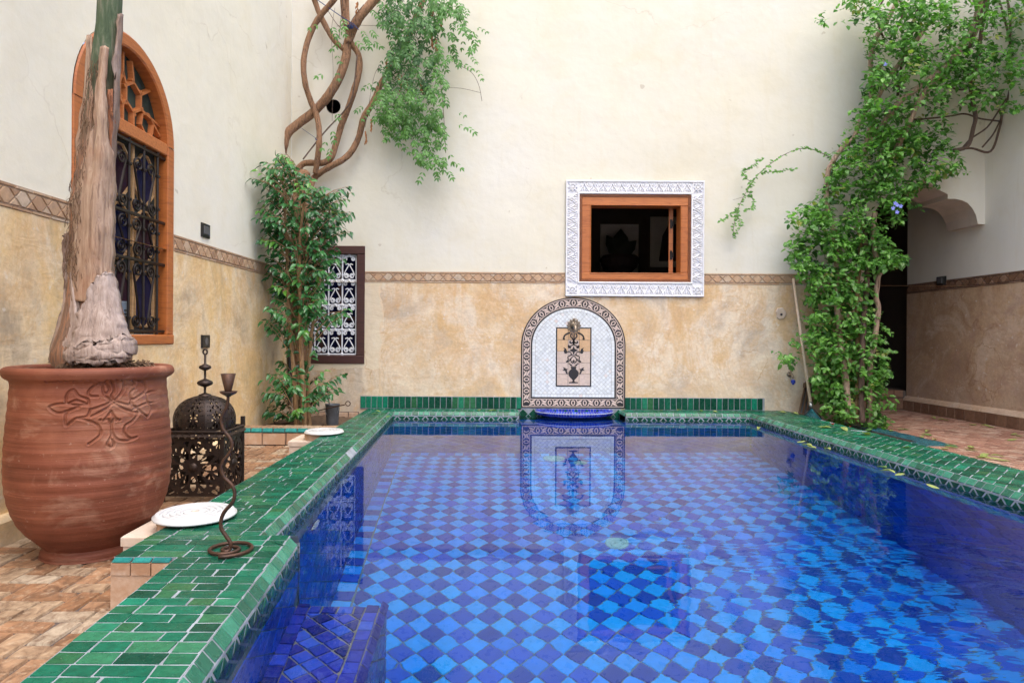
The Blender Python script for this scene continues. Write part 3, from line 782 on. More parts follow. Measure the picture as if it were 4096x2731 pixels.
Fs = Frame((bx1, 0, 0), (0, 1, 0), (0, 0, 1), (1, 0, 0))
fill(c, Fs, rect(by0, by1, ZP, bz-.047), diamonds(by0, by1, ZP, bz, .15, .15), .006, .005, .003, lambda k: U(0, .6), .01, .001, 1)
Fs = Frame((0, by1-.012, 0), (1, 0, 0), (0, 0, 1), (0, 1, 0))
fill(c, Fs, rect(xb0(by1), bx1, ZP, bz-.012), diamonds(-.7, -.3, ZP, bz, .15, .15), .006, .005, .003, lambda k: U(0, .6), .01, .001, 1)
c.build('bench', [M['grout bench'], M['basin blue']], pool)
# pale round covers on the pool floor, small pale inlets in its walls
def refr(u, v, z):
    """where the sight line through (u, v), bent at the water, meets height z"""
    a, b = ray(u, v); y0 = (EYE-ZW)/b; x0 = a*y0
    sp = math.sqrt(a*a+1); s1 = math.sin(math.atan2(sp, b))/1.333
    t = math.tan(math.asin(s1))*(ZW-z)
    return (x0+a/sp*t, y0+t/sp)
for (u, v, r_) in ((1272, 1053, .10), (1333, 1063, .060), (1418, 1248, .075)):
    x, y = refr(u, v, ZP)
    c = MB(); c.lathe([(0, .016), (r_*.25, .016), (r_*.28, .012), (r_*.5, .012), (r_*.53, .016), (r_*.7, .016), (r_*.73, .012), (r_*.82, .012), (r_*.86, .017), (r_*.97, .014), (r_, 0)], (x, y, ZP+.004), 28)
    for k_ in range(8):
        a = k_*PI/4; c.box(x+r_*.5*math.cos(a)-.006, x+r_*.5*math.cos(a)+.006, y+r_*.5*math.sin(a)-.006, y+r_*.5*math.sin(a)+.006, ZP+.012, ZP+.022)
    c.build('drain_cover', M['cover aqua'], pool)
for (px, py, nx, ny) in ((0.19, 6.120, 0, -1), (1.46, 6.120, 0, -1), (-0.70, 3.0, 1, 0)):
    c = MB()
    if ny: Fi = Frame((px, py, -0.27), (1, 0, 0), (0, 0, 1), (0, -1, 0))
    else: Fi = Frame((-0.793, 3.0, -0.40), (0, 1, 0), (0, 0, 1), (1, 0, 0))
    for i_ in range(-2, 3):
        for j_ in range(-1, 2):
            if abs(i_)+abs(j_) < 3: c.fbox(Fi, i_*.026+(.013 if j_ else 0)-.011, i_*.026+(.013 if j_ else 0)+.011, j_*.024-.010, j_*.024+.010, .004, .012, .002)
    c.build('inlet', M['plastic white'], pool)

# ------------------------------------------------------------------ water
t = NT('water'); nt = t.nt
nt.nodes.remove(t.b)
x, y, z = t.xyz()
mx = t.n('ShaderNodeMapRange'); mx.interpolation_type = 'SMOOTHSTEP'; mx.inputs[1].default_value = 0.25; mx.inputs[2].default_value = 1.7; t.l(x, mx.inputs[0])
my = t.n('ShaderNodeMapRange'); my.interpolation_type = 'SMOOTHSTEP'; my.inputs[1].default_value = 3.2; my.inputs[2].default_value = 2.0; t.l(y, my.inputs[0])
mz = t.n('ShaderNodeMapRange'); mz.interpolation_type = 'SMOOTHSTEP'; mz.inputs[1].default_value = 4.2; mz.inputs[2].default_value = 1.7; t.l(y, mz.inputs[0])
msk = t.math('ADD', t.math('MULTIPLY', mx.outputs[0], my.outputs[0]), t.math('ADD', t.math('MULTIPLY', mz.outputs[0], 0.075), 0.028))
n1 = t.noise(4.2, 2, 0.5, t.scaled((1.0, 1.25, 1)), 0.6); n2 = t.noise(12, 3, 0.5, t.scaled((0.7, 1.4, 1)), 0.3)
h = t.math('ADD', t.math('MULTIPLY', n1, 1.0), t.math('MULTIPLY', n2, 0.22))
h = t.math('MULTIPLY', h, msk)
bp = t.n('ShaderNodeBump'); bp.inputs['Strength'].default_value = 1.0; bp.inputs['Distance'].default_value = 0.0080; t.l(h, bp.inputs['Height'])
fr = t.n('ShaderNodeFresnel'); fr.inputs[0].default_value = 1.333; t.l(bp.outputs[0], fr.inputs[1])
gl = t.n('ShaderNodeBsdfGlossy'); gl.inputs['Roughness'].default_value = 0.0; gl.inputs[0].default_value = (0.90, 0.97, 1.0, 1); t.l(bp.outputs[0], gl.inputs['Normal'])
rf = t.n('ShaderNodeBsdfRefraction'); rf.inputs['Roughness'].default_value = 0.0; rf.inputs['IOR'].default_value = 1.333; rf.inputs[0].default_value = (0.88, 0.97, 1.0, 1); t.l(bp.outputs[0], rf.inputs['Normal'])
ms = t.n('ShaderNodeMixShader'); t.l(fr.outputs[0], ms.inputs[0]); t.l(rf.outputs[0], ms.inputs[1]); t.l(gl.outputs[0], ms.inputs[2]); t.l(ms.outputs[0], t.out.inputs[0])
M['water'] = t.mat
w = MB(); w.quad((-1.0, 0.36, ZW), (2.6, 0.36, ZW), (2.6, 6.409, ZW), (-1.0, 6.409, ZW))
tag(w.build('water', M['water']), kind='structure')

# ================================================================== walls
BX0, BX1 = -1.94, RW
def bk(u, v): p = at(u, v); return (p[0], p[2])
gX0, gX1 = -1.932, bk(838, 700)[0]; gZ1, gZ0 = bk(800, 565)[1], bk(800, 835)[1]
wX0, wX1 = bk(1330, 547)[0], bk(1586, 547)[0]; wZ1, wZ0 = bk(1458, 447)[1], bk(1458, 648)[1]
vX, vZ = bk(766, 245); vR = 0.072
aX0 = 3.70; aZ = 2.55
holes = [(gX0, gX1, gZ0, gZ1), (wX0, wX1, wZ0, wZ1), (vX-vR, vX+vR, vZ-vR, vZ+vR), (3.60, RW, -0.3, aZ)]
wall_b = thing('courtyard_wall', 'tall cream back wall with ochre plaster dado behind the pool', 'wall', (1.4, WB, -0.18))
def split_wall(F, x0, x1, holes, parent, mp, md, band_mats, band_tone, band_skip=(), dy=-0.2):
    m = MB(); cells(m, F, x0, x1, ZB1, WTOP, holes); m.fbox(F, x0, x1, WTOP-.001, WTOP+.03, -.40, .02)
    up = m.build('plaster', M[mp], parent)
    m = MB(); cells(m, F, x0, x1, dy, ZB0, holes, 0.004)
    m.quad(F(x0, ZB0, -.02), F(x1, ZB0, -.02), F(x1, ZB0, .004), F(x0, ZB0, .004))
    m.build('dado', M[md], parent)
    m = MB(); cells(m, F, x0, x1, ZB0, ZB1, holes, 0.002, 0)
    segs = [(x0, x1)]
    for a, b in band_skip:
        segs = [s for q in segs for s in ((q[0], min(a, q[1])), (max(b, q[0]), q[1])) if s[1]-s[0] > .01]
    hgt = ZB1-ZB0
    for a, b in segs:
        fill(m, F, rect(a, b, ZB0+.018, ZB1-.018), diamonds(a, b, ZB0, ZB1, .098, .098, 0, (ZB0+ZB1)/2), .003, .008, .003, lambda k: band_tone(), .03, .0012, 1)
        for yy in (ZB0, ZB1-.016):
            xx = a
            while xx < b-.01:
                e = min(xx+U(.09, .15), b)
                m.tile(F, rect(xx, e, yy, yy+.016), .003, .008, .002, band_tone(), .02, 1, .0008); xx = e
    m.build('tile_band', band_mats, parent)
    return up
split_wall(F_BACK, BX0, BX1, holes, wall_b, 'plaster cream', 'dado back', [M['grout band'], M['band terracotta']], lambda: U(.35, .95), ((gX0-.01, gX1), (bk(1299, 600)[0], bk(1616, 600)[0]), (3.60, RW)))
m = MB()                                                       # ring round the vent hole, and the pipe behind it
ring = [(vX+vR*.98*math.cos(a*PI/16), vZ+vR*.98*math.sin(a*PI/16)) for a in range(32)]
sq = []
for a in range(32):
    cx, cy = math.cos(a*PI/16), math.sin(a*PI/16); k = vR/max(abs(cx), abs(cy)); sq.append((vX+cx*k, vZ+cy*k))
for i in range(32):
    j = (i+1) % 32
    m.quad(F_BACK(*sq[i]), F_BACK(*sq[j]), F_BACK(*ring[j]), F_BACK(*ring[i]), .5, 0)
    m.quad(F_BACK(*ring[i]), F_BACK(*ring[j]), F_BACK(*ring[j], -.35), F_BACK(*ring[i], -.35), .5, 1)
m.prism(F_BACK, ring, -.36, -.349, 0, .5, 1)
m.build('vent_hole', [M['plaster cream'], M['cable black']], wall_b)
# lobed arch over the passage
arch_px = [(2246, 514.8), (2242, 495), (2234, 479), (2223, 466.6), (2210.6, 460.4), (2195, 456.7), (2177, 456.7), (2177, 446.4), (2164, 440), (2151, 432), (2139, 423.5), (2122, 408), (2108, 390)]
ar = [bk(*p) for p in arch_px]
aC = (aX0+RW)/2
right = [p for p in ar if p[0] > aC+.03]+[(aC, max(p[1] for p in ar if p[0] > aC+.03)+.07)]
left = [(2*aC-x_, z_) for x_, z_ in reversed(right[:-1])]
prof = [(RW, ar[0][1])]+right+left+[(aX0, ar[0][1])]
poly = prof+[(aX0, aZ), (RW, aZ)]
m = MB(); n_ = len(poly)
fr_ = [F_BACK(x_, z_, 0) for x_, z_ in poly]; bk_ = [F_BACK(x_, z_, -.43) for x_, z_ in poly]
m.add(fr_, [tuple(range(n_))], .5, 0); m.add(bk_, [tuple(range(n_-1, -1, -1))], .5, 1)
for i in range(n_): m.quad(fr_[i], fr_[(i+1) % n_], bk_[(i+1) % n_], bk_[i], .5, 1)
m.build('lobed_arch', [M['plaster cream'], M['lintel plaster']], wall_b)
m = MB(); m.fbox(F_BACK, 3.602, aX0, -.2, ZB0, -.43, .003, 0, .5, 0); m.fbox(F_BACK, 3.602, aX0, ZB0, aZ-.002, -.43, -.001, 0, .5, 1)
m.build('arch_jamb', [M['dado back'], M['plaster right']], wall_b)
for a, b, k in ((bk(828, 920)[0], .335, 4), (1.35, bk(1755, 920)[0], 0)):
    m = MB(); m.fbox(F_BACK, a, b, -.004, .121, .003, .012, 0, .5, 0)
    xx = a; i = 0
    while xx < b-.02:
        e = min(xx+U(.053, .060), b)
        m.tile(Frame((0, WB-.012, 0), (1, 0, 0), (0, 0, 1), (0, -1, 0)), rect(xx, e, .002, .119), .005, .006, .003, .97 if i < k else pick((5, .02, .3), (2, .3, .6), (1, .75, .85), (1, .95, 1)), .03, 1, .0012); xx = e; i += 1
    m.build('skirting', cop_mats, wall_b)
m = MB(); xx = -1.92
m.fbox(F_BACK, -1.935, -1.26, -.20, -.035, .005, .018, 0, .5, 0)
while xx < -1.28:
    e = min(xx+U(.12, .15), -1.262); m.tile(Frame((0, WB-.018, 0), (1, 0, 0), (0, 0, 1), (0, -1, 0)), rect(xx, e, -.18, -.037), .006, .007, .004, U(0, .7), .02, 1, .001); xx = e
m.build('skirting', [M['grout brown'], M['planter brick']], wall_b)
m = MB()                                                       # knocked-out plug in the dado with a small dark hole
px, pz = bk(1792, 720)
ringp = [(px+.052*math.cos(a*PI/9)*U(.8, 1.15), pz+.056*math.sin(a*PI/9)*U(.8, 1.15)) for a in range(18)]
m.prism(F_BACK, ringp, .003, .018, .006, .5, 0)
m.prism(F_BACK, [(px+.004+.013*math.cos(a*PI/5), pz-.01+.012*math.sin(a*PI/5)) for a in range(10)], .015, .0185, 0, .5, 1)
m.build('wall_plug', [M['stone block'], M['cable black']], wall_b)

# left wall
lY0, lY1 = 3.165, 4.137; lZ0, lZs = 0.645, 1.872; lC = (lY0+lY1)/2; lR = (lY1-lY0)/2; lH = 0.50
wall_l = thing('courtyard_wall', 'pale left wall with ochre dado and arched window behind the palm pot', 'wall', (-2.0, 3.0, -0.18))
lholes = [(lY0, lY1, lZ0, lZs+lH+.02)]
split_wall(F_LEFT, -1.5, WB, lholes, wall_l, 'plaster left', 'dado left', [M['grout band'], M['band terracotta']], lambda: U(.1, .9), ((lY0-.01, lY1+.012),))
arc = [(lC+lR*math.cos(a*PI/24), lZs+lH*math.sin(a*PI/24)) for a in range(25)]
m = MB()
ztop = lZs+lH+.02
for i in range(24): m.quad(F_LEFT(*arc[i]), F_LEFT(arc[i][0], ztop), F_LEFT(arc[i+1][0], ztop), F_LEFT(*arc[i+1]))
m.build('window_arch', M['plaster left'], wall_l)
m = MB(); reveal(m, F_LEFT, lY0, lY1, lZ0, lZs, 0, -.30)
for i in range(24): m.quad(F_LEFT(*arc[i]), F_LEFT(*arc[i+1]), F_LEFT(*arc[i+1], -.30), F_LEFT(*arc[i], -.30))
m.build('window_reveal', M['plaster left'], wall_l)
m = MB(); m.fbox(F_LEFT, -1.5, 5.17, -.186, -.05, .004, .06, .02); m.build('skirting', M['dado left'], wall_l)

# right wall
wall_r = thing('courtyard_wall', 'shaded right wall with dado browned for shade and low tiled skirting by the passage', 'wall', (RW, 4.0, -0.11))
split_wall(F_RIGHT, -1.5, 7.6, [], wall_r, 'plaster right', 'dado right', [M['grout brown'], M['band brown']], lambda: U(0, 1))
m = MB()
m.fbox(F_RIGHT, -1.5, 7.6, -.12, .005, .005, .045, 0, .5, 0)
m.add([F_RIGHT(-1.5, .005, .050), F_RIGHT(7.6, .005, .050), F_RIGHT(7.6, .035, .028), F_RIGHT(-1.5, .035, .028), F_RIGHT(7.6, .055, .004), F_RIGHT(-1.5, .055, .004)], [(0, 1, 2, 3), (3, 2, 4, 5)], .5, 2)
yy = 1.0
while yy < 7.58:
    e = min(yy+U(.125, .15), 7.6)
    m.tile(Frame((RW-.045, 0, 0), (0, 1, 0), (0, 0, 1), (-1, 0, 0)), rect(yy, e, -.11, .004), .005, .007, .003, U(0, .7), .02, 1, .001); yy = e
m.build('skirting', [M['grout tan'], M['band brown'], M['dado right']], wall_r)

# dark passage beyond the arch
m = MB()
m.box(3.40, 5.6, 6.86, 11.0, 2.60, 2.72); m.quad((3.60, 6.42, -.2), (3.60, 11, -.2), (3.60, 11, 2.7), (3.60, 6.42, 2.7)); m.quad((5.1, 7.6, -.2), (5.1, 11, -.2), (5.1, 11, 2.7), (5.1, 7.6, 2.7))
m.quad((3.4, 11, -.2), (5.6, 11, -.2), (5.6, 11, 2.7), (3.4, 11, 2.7)); m.quad((RW, 7.601, -.2), (5.6, 7.601, -.2), (5.6, 7.601, 2.7), (RW, 7.601, 2.7))
m.box(3.62, 5.09, 7.62, 10.99, -.3, .108)
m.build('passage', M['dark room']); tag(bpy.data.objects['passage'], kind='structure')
m = MB()
m.box(3.61, RW-.05, 7.585, 7.63, -.12, .110, .5, 0)
Fst = Frame((0, 7.585, 0), (1, 0, 0), (0, 0, 1), (0, -1, 0))
for j, (z0, z1) in enumerate(((-.108, .030), (.034, .112))):
    xx = 3.62-j*.05
    while xx < RW-.06:
        e = min(xx+U(.13, .16) if j == 0 else xx+U(.20, .26), RW-.05); m.tile(Fst, rect(max(xx, 3.62), e, z0, z1), .006, .008, .004, U(.2, .9), .02, 1, .001); xx = e
m.fbox(floor_frame(.108), 3.62, RW-.05, 7.58, 7.80, 0, .008, .002, .6, 1)
tag(m.build('door_step', [M['grout brown'], M['band brown']], None, origin=(0, 0, 0)), 'two course brown tiled step up into the dark passage', 'step', kind='thing')

# ================================================================== windows
def spiral(cx, cy, r0, r1, a0, a1, k=14):
    return [(cx+(r0+(r1-r0)*i/k)*math.cos(a0+(a1-a0)*i/k), cy+(r0+(r1-r0)*i/k)*math.sin(a0+(a1-a0)*i/k)) for i in range(k+1)]
# ---- arched window in the left wall
win = thing('arched_window', 'tall arched wooden window with black iron grille behind the palm trunk', 'window', F_LEFT(lC, lZ0))
fw = 0.078
m = MB()
m.fbox(F_LEFT, lY0+.002, lY0+fw, lZ0+.062, lZs, -.12, .008, .005); m.fbox(F_LEFT, lY1-fw, lY1-.002, lZ0+.062, lZs, -.12, .008, .005)
m.fbox(F_LEFT, lY0+.002, lY1-.002, lZ0+.002, lZ0+.060, -.12, .014, .006)
arcs = [[(lC+(lR-d)*math.cos(a*PI/32), lZs+(lH-d)*math.sin(a*PI/32)) for a in range(33)] for d in (.003, .012, fw-.01, fw)]
for i in range(32):
    hs = (.003, .010, .010, .003)
    for k in range(3):
        p = arcs[k][i], arcs[k][i+1], arcs[k+1][i+1], arcs[k+1][i]
        m.quad(F_LEFT(*p[0], hs[k]), F_LEFT(*p[1], hs[k]), F_LEFT(*p[2], hs[k+1]), F_LEFT(*p[3], hs[k+1]))
    m.quad(F_LEFT(*arcs[3][i], .003), F_LEFT(*arcs[3][i+1], .003), F_LEFT(*arcs[3][i+1], -.12), F_LEFT(*arcs[3][i], -.12))
fo = m.build('frame', M['wood orange'], win); smooth_by_angle(fo, 35)
m = MB(); m.fbox(F_LEFT, lY0+fw, lY1-fw, lZs-.058, lZs+.016, -.11, .004, .006); m.build('transom', M['wood orange long'], win)
# fretwork of the arch
m = MB()
def bar2(p, q, w=.026):
    m.ribbon(F_LEFT, [p, q], w, -.064, -.034, .5, 0, .006)
hx = []
for s in (-1, 1):
    cx, cy, r_ = lC+s*.105, lZs+.195, .086
    hexa = [(cx+r_*math.sin(k*PI/3), cy+r_*math.cos(k*PI/3)) for k in range(6)]
    for k in range(6):
        a, b = hexa[k], hexa[(k+1) % 6]; bar2((a[0]+(a[0]-b[0])*.28, a[1]+(a[1]-b[1])*.28), b)
    ex = .40
    ends = {0: (lC+s*.085, lZs+.395), 1: (lC+.28 if s > 0 else lC, lZs+.30), 2: (lC+.385 if s > 0 else lC, lZs+.12), 3: (cx, lZs+.03), 4: (lC if s > 0 else lC-.385, lZs+.12), 5: (lC if s > 0 else lC-.28, lZs+.30)}
    for k in range(6): bar2(hexa[k], ends[k])
    c2 = (lC+s*.25, lZs+.085); h2 = [(c2[0]+.07*math.sin(k*PI/3+.2*s), c2[1]+.07*math.cos(k*PI/3+.2*s)) for k in range(6)]
    for k in range(6): bar2(h2[k], h2[(k+1) % 6], .022)
    bar2(h2[3], (h2[3][0]+s*.01, lZs+.005)); bar2((c2[0]+s*.06, c2[1]+.03), (lC+s*.395, lZs+.06))
bar2((lC, lZs+.01), (lC, lZs+.12)); bar2((lC, lZs+.27), (lC, lZs+.41))
m.build('fretwork', M['wood orange'], win)
m = MB(); m.prism(F_LEFT, [(a, b) for a, b in arcs[3][:-1]]+[arcs[3][-1]], -.070, -.062); m.build('pane', M['glass green'], win)
iy0, iy1, iz0, iz1 = lY0+fw, lY1-fw, lZ0+.062, lZs-.058
m = MB(); m.fbox(F_LEFT, iy0, iy1, iz0, iz1, -.070, -.058); m.build('pane', M['glass grey'], win)
m = MB()
for k, (a, b) in enumerate(((.10, .30), (.37, .61), (.68, .92))):
    for (c0, c1) in ((.04, .34), (.38, .66), (.70, .96)):
        y0_, y1_ = iy0+(iy1-iy0)*a, iy0+(iy1-iy0)*b; z0_, z1_ = iz0+(iz1-iz0)*c0, iz0+(iz1-iz0)*c1
        d_ = (y1_-y0_)*.35
        m.prism(F_LEFT, [(y0_+d_, z0_), (y1_-d_, z0_), (y1_, z0_+d_), (y1_, z1_-d_), (y1_-d_, z1_), (y0_+d_, z1_), (y0_, z1_-d_), (y0_, z0_+d_)], -.059, -.055, 0, .5, (k+int(c0*4)) % 2)
m.build('pane', [M['glass blue'], M['glass purple']], win)
m = MB()
for k, (a, b) in enumerate(((.10, .30), (.37, .61), (.68, .92))):
    for (c0, c1) in ((.04, .34), (.38, .66), (.70, .96)):
        y0_, y1_ = iy0+(iy1-iy0)*a, iy0+(iy1-iy0)*b; z0_, z1_ = iz0+(iz1-iz0)*c0, iz0+(iz1-iz0)*c1
        d_ = (y1_-y0_)*.35
        pts = [(y0_+d_, z0_), (y1_-d_, z0_), (y1_, z0_+d_), (y1_, z1_-d_), (y1_-d_, z1_), (y0_+d_, z1_), (y0_, z1_-d_), (y0_, z0_+d_)]
        for i in range(8): m.ribbon(F_LEFT, [pts[i], pts[(i+1) % 8]], .016, -.059, -.043, .5, 0, .004)
for a in (0.02, .335, .645, .965): m.fbox(F_LEFT, iy0+(iy1-iy0)*a-.010, iy0+(iy1-iy0)*a+.010, iz0, iz1, -.059, -.040, .004)
m.build('casement', M['wood pale'], win)
gr = MB()
hb = [.735, 1.147, 1.405, 1.832]; hb = [h_-.012 for h_ in hb]; hb[-1] = iz1-.022; hb[0] = iz0+.018
vb = [3.98, 3.83, 3.68, 3.53, 3.38, 3.275]
for z_ in hb:
    gr.fbox(F_LEFT, iy0-.002, iy1+.002, z_-.009, z_+.009, -.020, -.008, .002)
for y_ in vb: gr.tube([F_LEFT(y_, iz0, -.016), F_LEFT(y_, iz1, -.016)], .0075, 6)
for j in range(3):
    z0_, z1_ = hb[j]+.014, hb[j+1]-.014
    if j == 2: z1_ -= .05
    for i in range(5):
        x1_, x0_ = vb[i]-.008, vb[i+1]+.008; w_ = x1_-x0_; xm = (x0_+x1_)/2; r_ = .30*w_
        sg = 1 if (i+j) % 2 else -1
        ct = (xm+sg*.06*w_, z1_-r_-.006); cb = (xm-sg*.06*w_, z0_+r_+.006)
        top = spiral(ct[0], ct[1], .006, r_*1.05, PI/2-sg*(2.6*PI), PI/2+sg*PI/2, 20)
        bot = spiral(cb[0], cb[1], r_*1.05, .006, -PI/2+sg*PI/2, -PI/2+sg*PI/2-sg*3.1*PI, 20)
        gr.tube([F_LEFT(a, b, -.012) for a, b in top+catmull([top[-1], ((top[-1][0]+bot[0][0])/2, (top[-1][1]+bot[0][1])/2), bot[0]], 4)[1:-1]+bot], .0068, 5)
    for y_ in vb[:-1]:
        for z_ in (z0_+.06, z1_-.06): gr.fbox(F_LEFT, y_-.012, y_+.012, z_-.008, z_+.008, -.026, -.004, .002)
gro = gr.build('grille', M['iron grille'], win); smooth_by_angle(gro, 50)
# router behind the grille
dv = thing('router', 'grey plastic router box standing behind the iron grille of the arched window', 'router', F_LEFT(3.62, iz0, -.15))
m = MB(); m.fbox(F_LEFT, 3.50, 3.72, iz0+.004, iz0+.185, -.050, -.028, .008); m.build('casing', M['device grey'], dv)
for ya, yb in ((3.515, 3.545), (3.66, 3.70)):
    m = MB()
    for k in range(6): m.fbox(F_LEFT, ya, yb, iz0+.03+k*.02, iz0+.037+k*.02, -.030, -.025)
    m.build('vent', M['cable black'], dv)
m = MB(); m.fbox(F_LEFT, 3.58, 3.62, iz0+.03, iz0+.12, -.030, -.0255); m.build('sticker', M['paper white'], dv)
m = MB(); m.tube([F_LEFT(3.53, iz0+.17, -.034), F_LEFT(3.56, iz0+.30, -.033), F_LEFT(3.63, iz0+.42, -.034)], .008, 6); m.build('antenna', M['cable black'], dv)

# ---- small brown window with white iron grille, back wall
gw = thing('grille_window', 'small dark brown window with white scrolled iron grille behind the corner tree', 'window', F_BACK((gX0+gX1)/2, gZ0))
m = MB(); q = .080
for a in ((gX0, gX1, gZ0, gZ0+q), (gX0, gX1, gZ1-q, gZ1)): m.fbox(F_BACK, *a, -.14, .016, .005)
for a in ((gX0, gX0+q, gZ0+q, gZ1-q), (gX1-q, gX1, gZ0+q, gZ1-q)): m.fbox(F_BACK, *a, -.14, .013, .005)
m.build('frame', M['wood dark red'], gw)
m = MB(); m.fbox(F_BACK, gX0+q, gX1-q, gZ0+q, gZ1-q, -.135, -.128); m.build('pane', M['glass blue'], gw)
m = MB()
for k in (.33, .66): m.fbox(F_BACK, gX0+q+(gX1-gX0-2*q)*k-.02, gX0+q+(gX1-gX0-2*q)*k+.02, gZ0+q, gZ1-q, -.128, -.110, .004)
m.fbox(F_BACK, gX0+q, gX1-q, (gZ0+gZ1)/2-.15, (gZ0+gZ1)/2-.11, -.127, -.107, .004)
m.build('glazing_bar', M['wood dark red'], gw)
gr = MB()
x0_, x1_, z0_, z1_ = gX0+q+.012, gX1-q-.012, gZ0+q+.012, gZ1-q-.012
nc, nr = 4, 4; cw, ch = (x1_-x0_)/nc, (z1_-z0_)/nr
def gt(pts, r_=.0058, h=-.018): gr.tube([F_BACK(a, b, h) for a, b in pts], r_, 5)
for i in range(nc+1): gt([(x0_+i*cw, z0_), (x0_+i*cw, z1_)], .0078, -.024)
for j in range(nr+1): gr.fbox(F_BACK, x0_, x1_, z0_+j*ch-.008, z0_+j*ch+.008, -.030, -.020, .002)
for i in range(nc):
    for j in range(nr):
        cx, cz = x0_+(i+.5)*cw, z0_+j*ch
        for s in (-1, 1):
            sp = spiral(cx+s*.20*cw, cz+.17*ch, .006, .20*cw, PI/2+s*.5*PI+s*2.6*PI, PI/2-s*PI/2+s*.15, 16)
            gt(sp+catmull([sp[-1], (cx+s*.30*cw, cz+.34*ch), (cx+s*.05*cw, cz+.60*ch), (cx+s*.10*cw, cz+.66*ch), (cx+s*.26*cw, cz+.63*ch)], 4)[1:])
            gt(spiral(cx+s*.27*cw, cz+.86*ch, .005, .15*cw, -s*PI/2-s*3.0*PI, PI/2, 14)+[(cx+s*.12*cw, cz+.93*ch), (cx+s*.02*cw, cz+.985*ch)])
        gr.fbox(F_BACK, cx-.010, cx+.010, cz+ch-.014, cz+ch+.014, -.028, -.010, .003)
    for j in range(nr+1): gr.fbox(F_BACK, x0_+i*cw-.012, x0_+i*cw+.012, z0_+j*ch-.013, z0_+j*ch+.013, -.030, -.012, .003)
gro = gr.build('grille', M['iron white'], gw); smooth_by_angle(gro, 50)

# ---- open window with carved white surround
ow = thing('open_window', 'open square wooden window in a carved white plaster surround', 'window', F_BACK((wX0+wX1)/2, wZ0))
sX0, sX1 = bk(1299, 547)[0], bk(1616, 547)[0]; sZ1, sZ0 = bk(1458, 416)[1], bk(1458, 681)[1]
m = MB()
for a in ((sX0, sX1, sZ0, wZ0), (sX0, sX1, wZ1, sZ1), (sX0, wX0, wZ0, wZ1), (wX1, sX1, wZ0, wZ1)): m.fbox(F_BACK, *a, .003, .014)
for a in ((sX0, sX1, sZ0, sZ0+.014), (sX0, sX1, sZ1-.016, sZ1), (sX0, sX0+.013, sZ0+.014, sZ1-.016), (sX1-.013, sX1, sZ0+.014, sZ1-.016)): m.fbox(F_BACK, *a, .003, .030, .004)
e = .016
for a in ((wX0-e, wX1+e, wZ0-e, wZ0), (wX0-e, wX1+e, wZ1, wZ1+e), (wX0-e, wX0, wZ0, wZ1), (wX1, wX1+e, wZ0, wZ1)): m.fbox(F_BACK, *a, .003, .029, .004)
bw = wX0-sX0-.013-e
def carve(F, L, W):
    """leafy interlace along a strip of length L and width W, in the strip's own frame"""
    n = max(1, round(L/.094)); u_ = L/n
    for i in range(n):
        o = i*u_
        def P(x, y): return (o+x*u_, y*W)
        for s in (0, 1):
            def Q(x, y): return P(x, 1-y if s else y)
            if s == 0:
                m.ribbon(F, catmull([Q(0, .06), Q(.12, .30), Q(.33, .55), Q(.5, .93)], 4), .011, .012, .029, .5, 0, .003)
                m.ribbon(F, catmull([Q(1, .06), Q(.88, .30), Q(.67, .55), Q(.5, .93)], 4), .011, .012, .0285, .5, 0, .003)
                m.ribbon(F, catmull([Q(.5, .10), Q(.5, .35), Q(.5, .62)], 3), [.004, .022, .004], .012, .030, .5, 0, .003) if False else None
                m.prism(F, [P(.5, .08), P(.60, .30), P(.5, .60), P(.40, .30)], .012, .028, .004)
            m.prism(F, [Q(.08 if s else .20, .05), Q(.30, .14), Q(.36, .34), Q(.22, .26)], .012, .028, .004) if s == 0 else m.prism(F, [P(.22, .95), P(.10, .70), P(.05, .55), P(.28, .72)][::-1], .012, .027, .004)
        m.prism(F, [P(.80, .05), P(.78, .26), P(.64, .34), P(.70, .14)], .012, .028, .004)
        m.prism(F, [P(.78, .95), P(.72, .72), P(.95, .55), P(.90, .70)], .012, .027, .004)
        m.prism(F, [P(.06, .86), P(-.0, .98), P(-.06+.0, .86), P(0, .66)][::-1], .012, .028, .004) if i else None
def fr2(o, a, b): return Frame((o[0], WB, o[1]), (a[0], 0, a[1]), (b[0], 0, b[1]), (0, -1, 0))
L_h, L_v = wX1-wX0, wZ1-wZ0
carve(fr2((wX0, wZ1+e), (1, 0), (0, 1)), L_h, sZ1-.016-wZ1-e); carve(fr2((wX0, sZ0+.014), (1, 0), (0, 1)), L_h, wZ0-e-sZ0-.014)
carve(fr2((wX0-e, wZ0), (0, 1), (-1, 0)), L_v, bw); carve(fr2((sX1-.013, wZ0), (0, 1), (-1, 0)), L_v, bw)
for cx, cz in ((sX0+.013+bw/2, sZ1-.016-bw/2+.003), (sX1-.013-bw/2, sZ1-.016-bw/2+.003), (sX0+.013+bw/2, sZ0+.014+bw/2-.003), (sX1-.013-bw/2, sZ0+.014+bw/2-.003)):
    hb_ = bw*.46
    for k in range(4):
        a = k*PI/4
        m.ribbon(F_BACK, [(cx-hb_*1.2*math.cos(a), cz-hb_*1.2*math.sin(a)), (cx+hb_*1.2*math.cos(a), cz+hb_*1.2*math.sin(a))] if k % 2 else [(cx-hb_*math.cos(a), cz-hb_*math.sin(a)), (cx+hb_*math.cos(a), cz+hb_*math.sin(a))], .009, .012, .028-k*.0004, .5, 0, .002)
    m.ribbon(F_BACK, [(cx+hb_*.62*math.cos(k*PI/8), cz+hb_*.62*math.sin(k*PI/8)) for k in range(17)], .009, .012, .0292, .5, 0, .002)
    for s, t_ in ((wX0-e-.003 if cx < (wX0+wX1)/2 else wX1+e+.003, 0),): m.fbox(F_BACK, s-.004, s+.004, cz-bw/2, cz+bw/2, .012, .026)
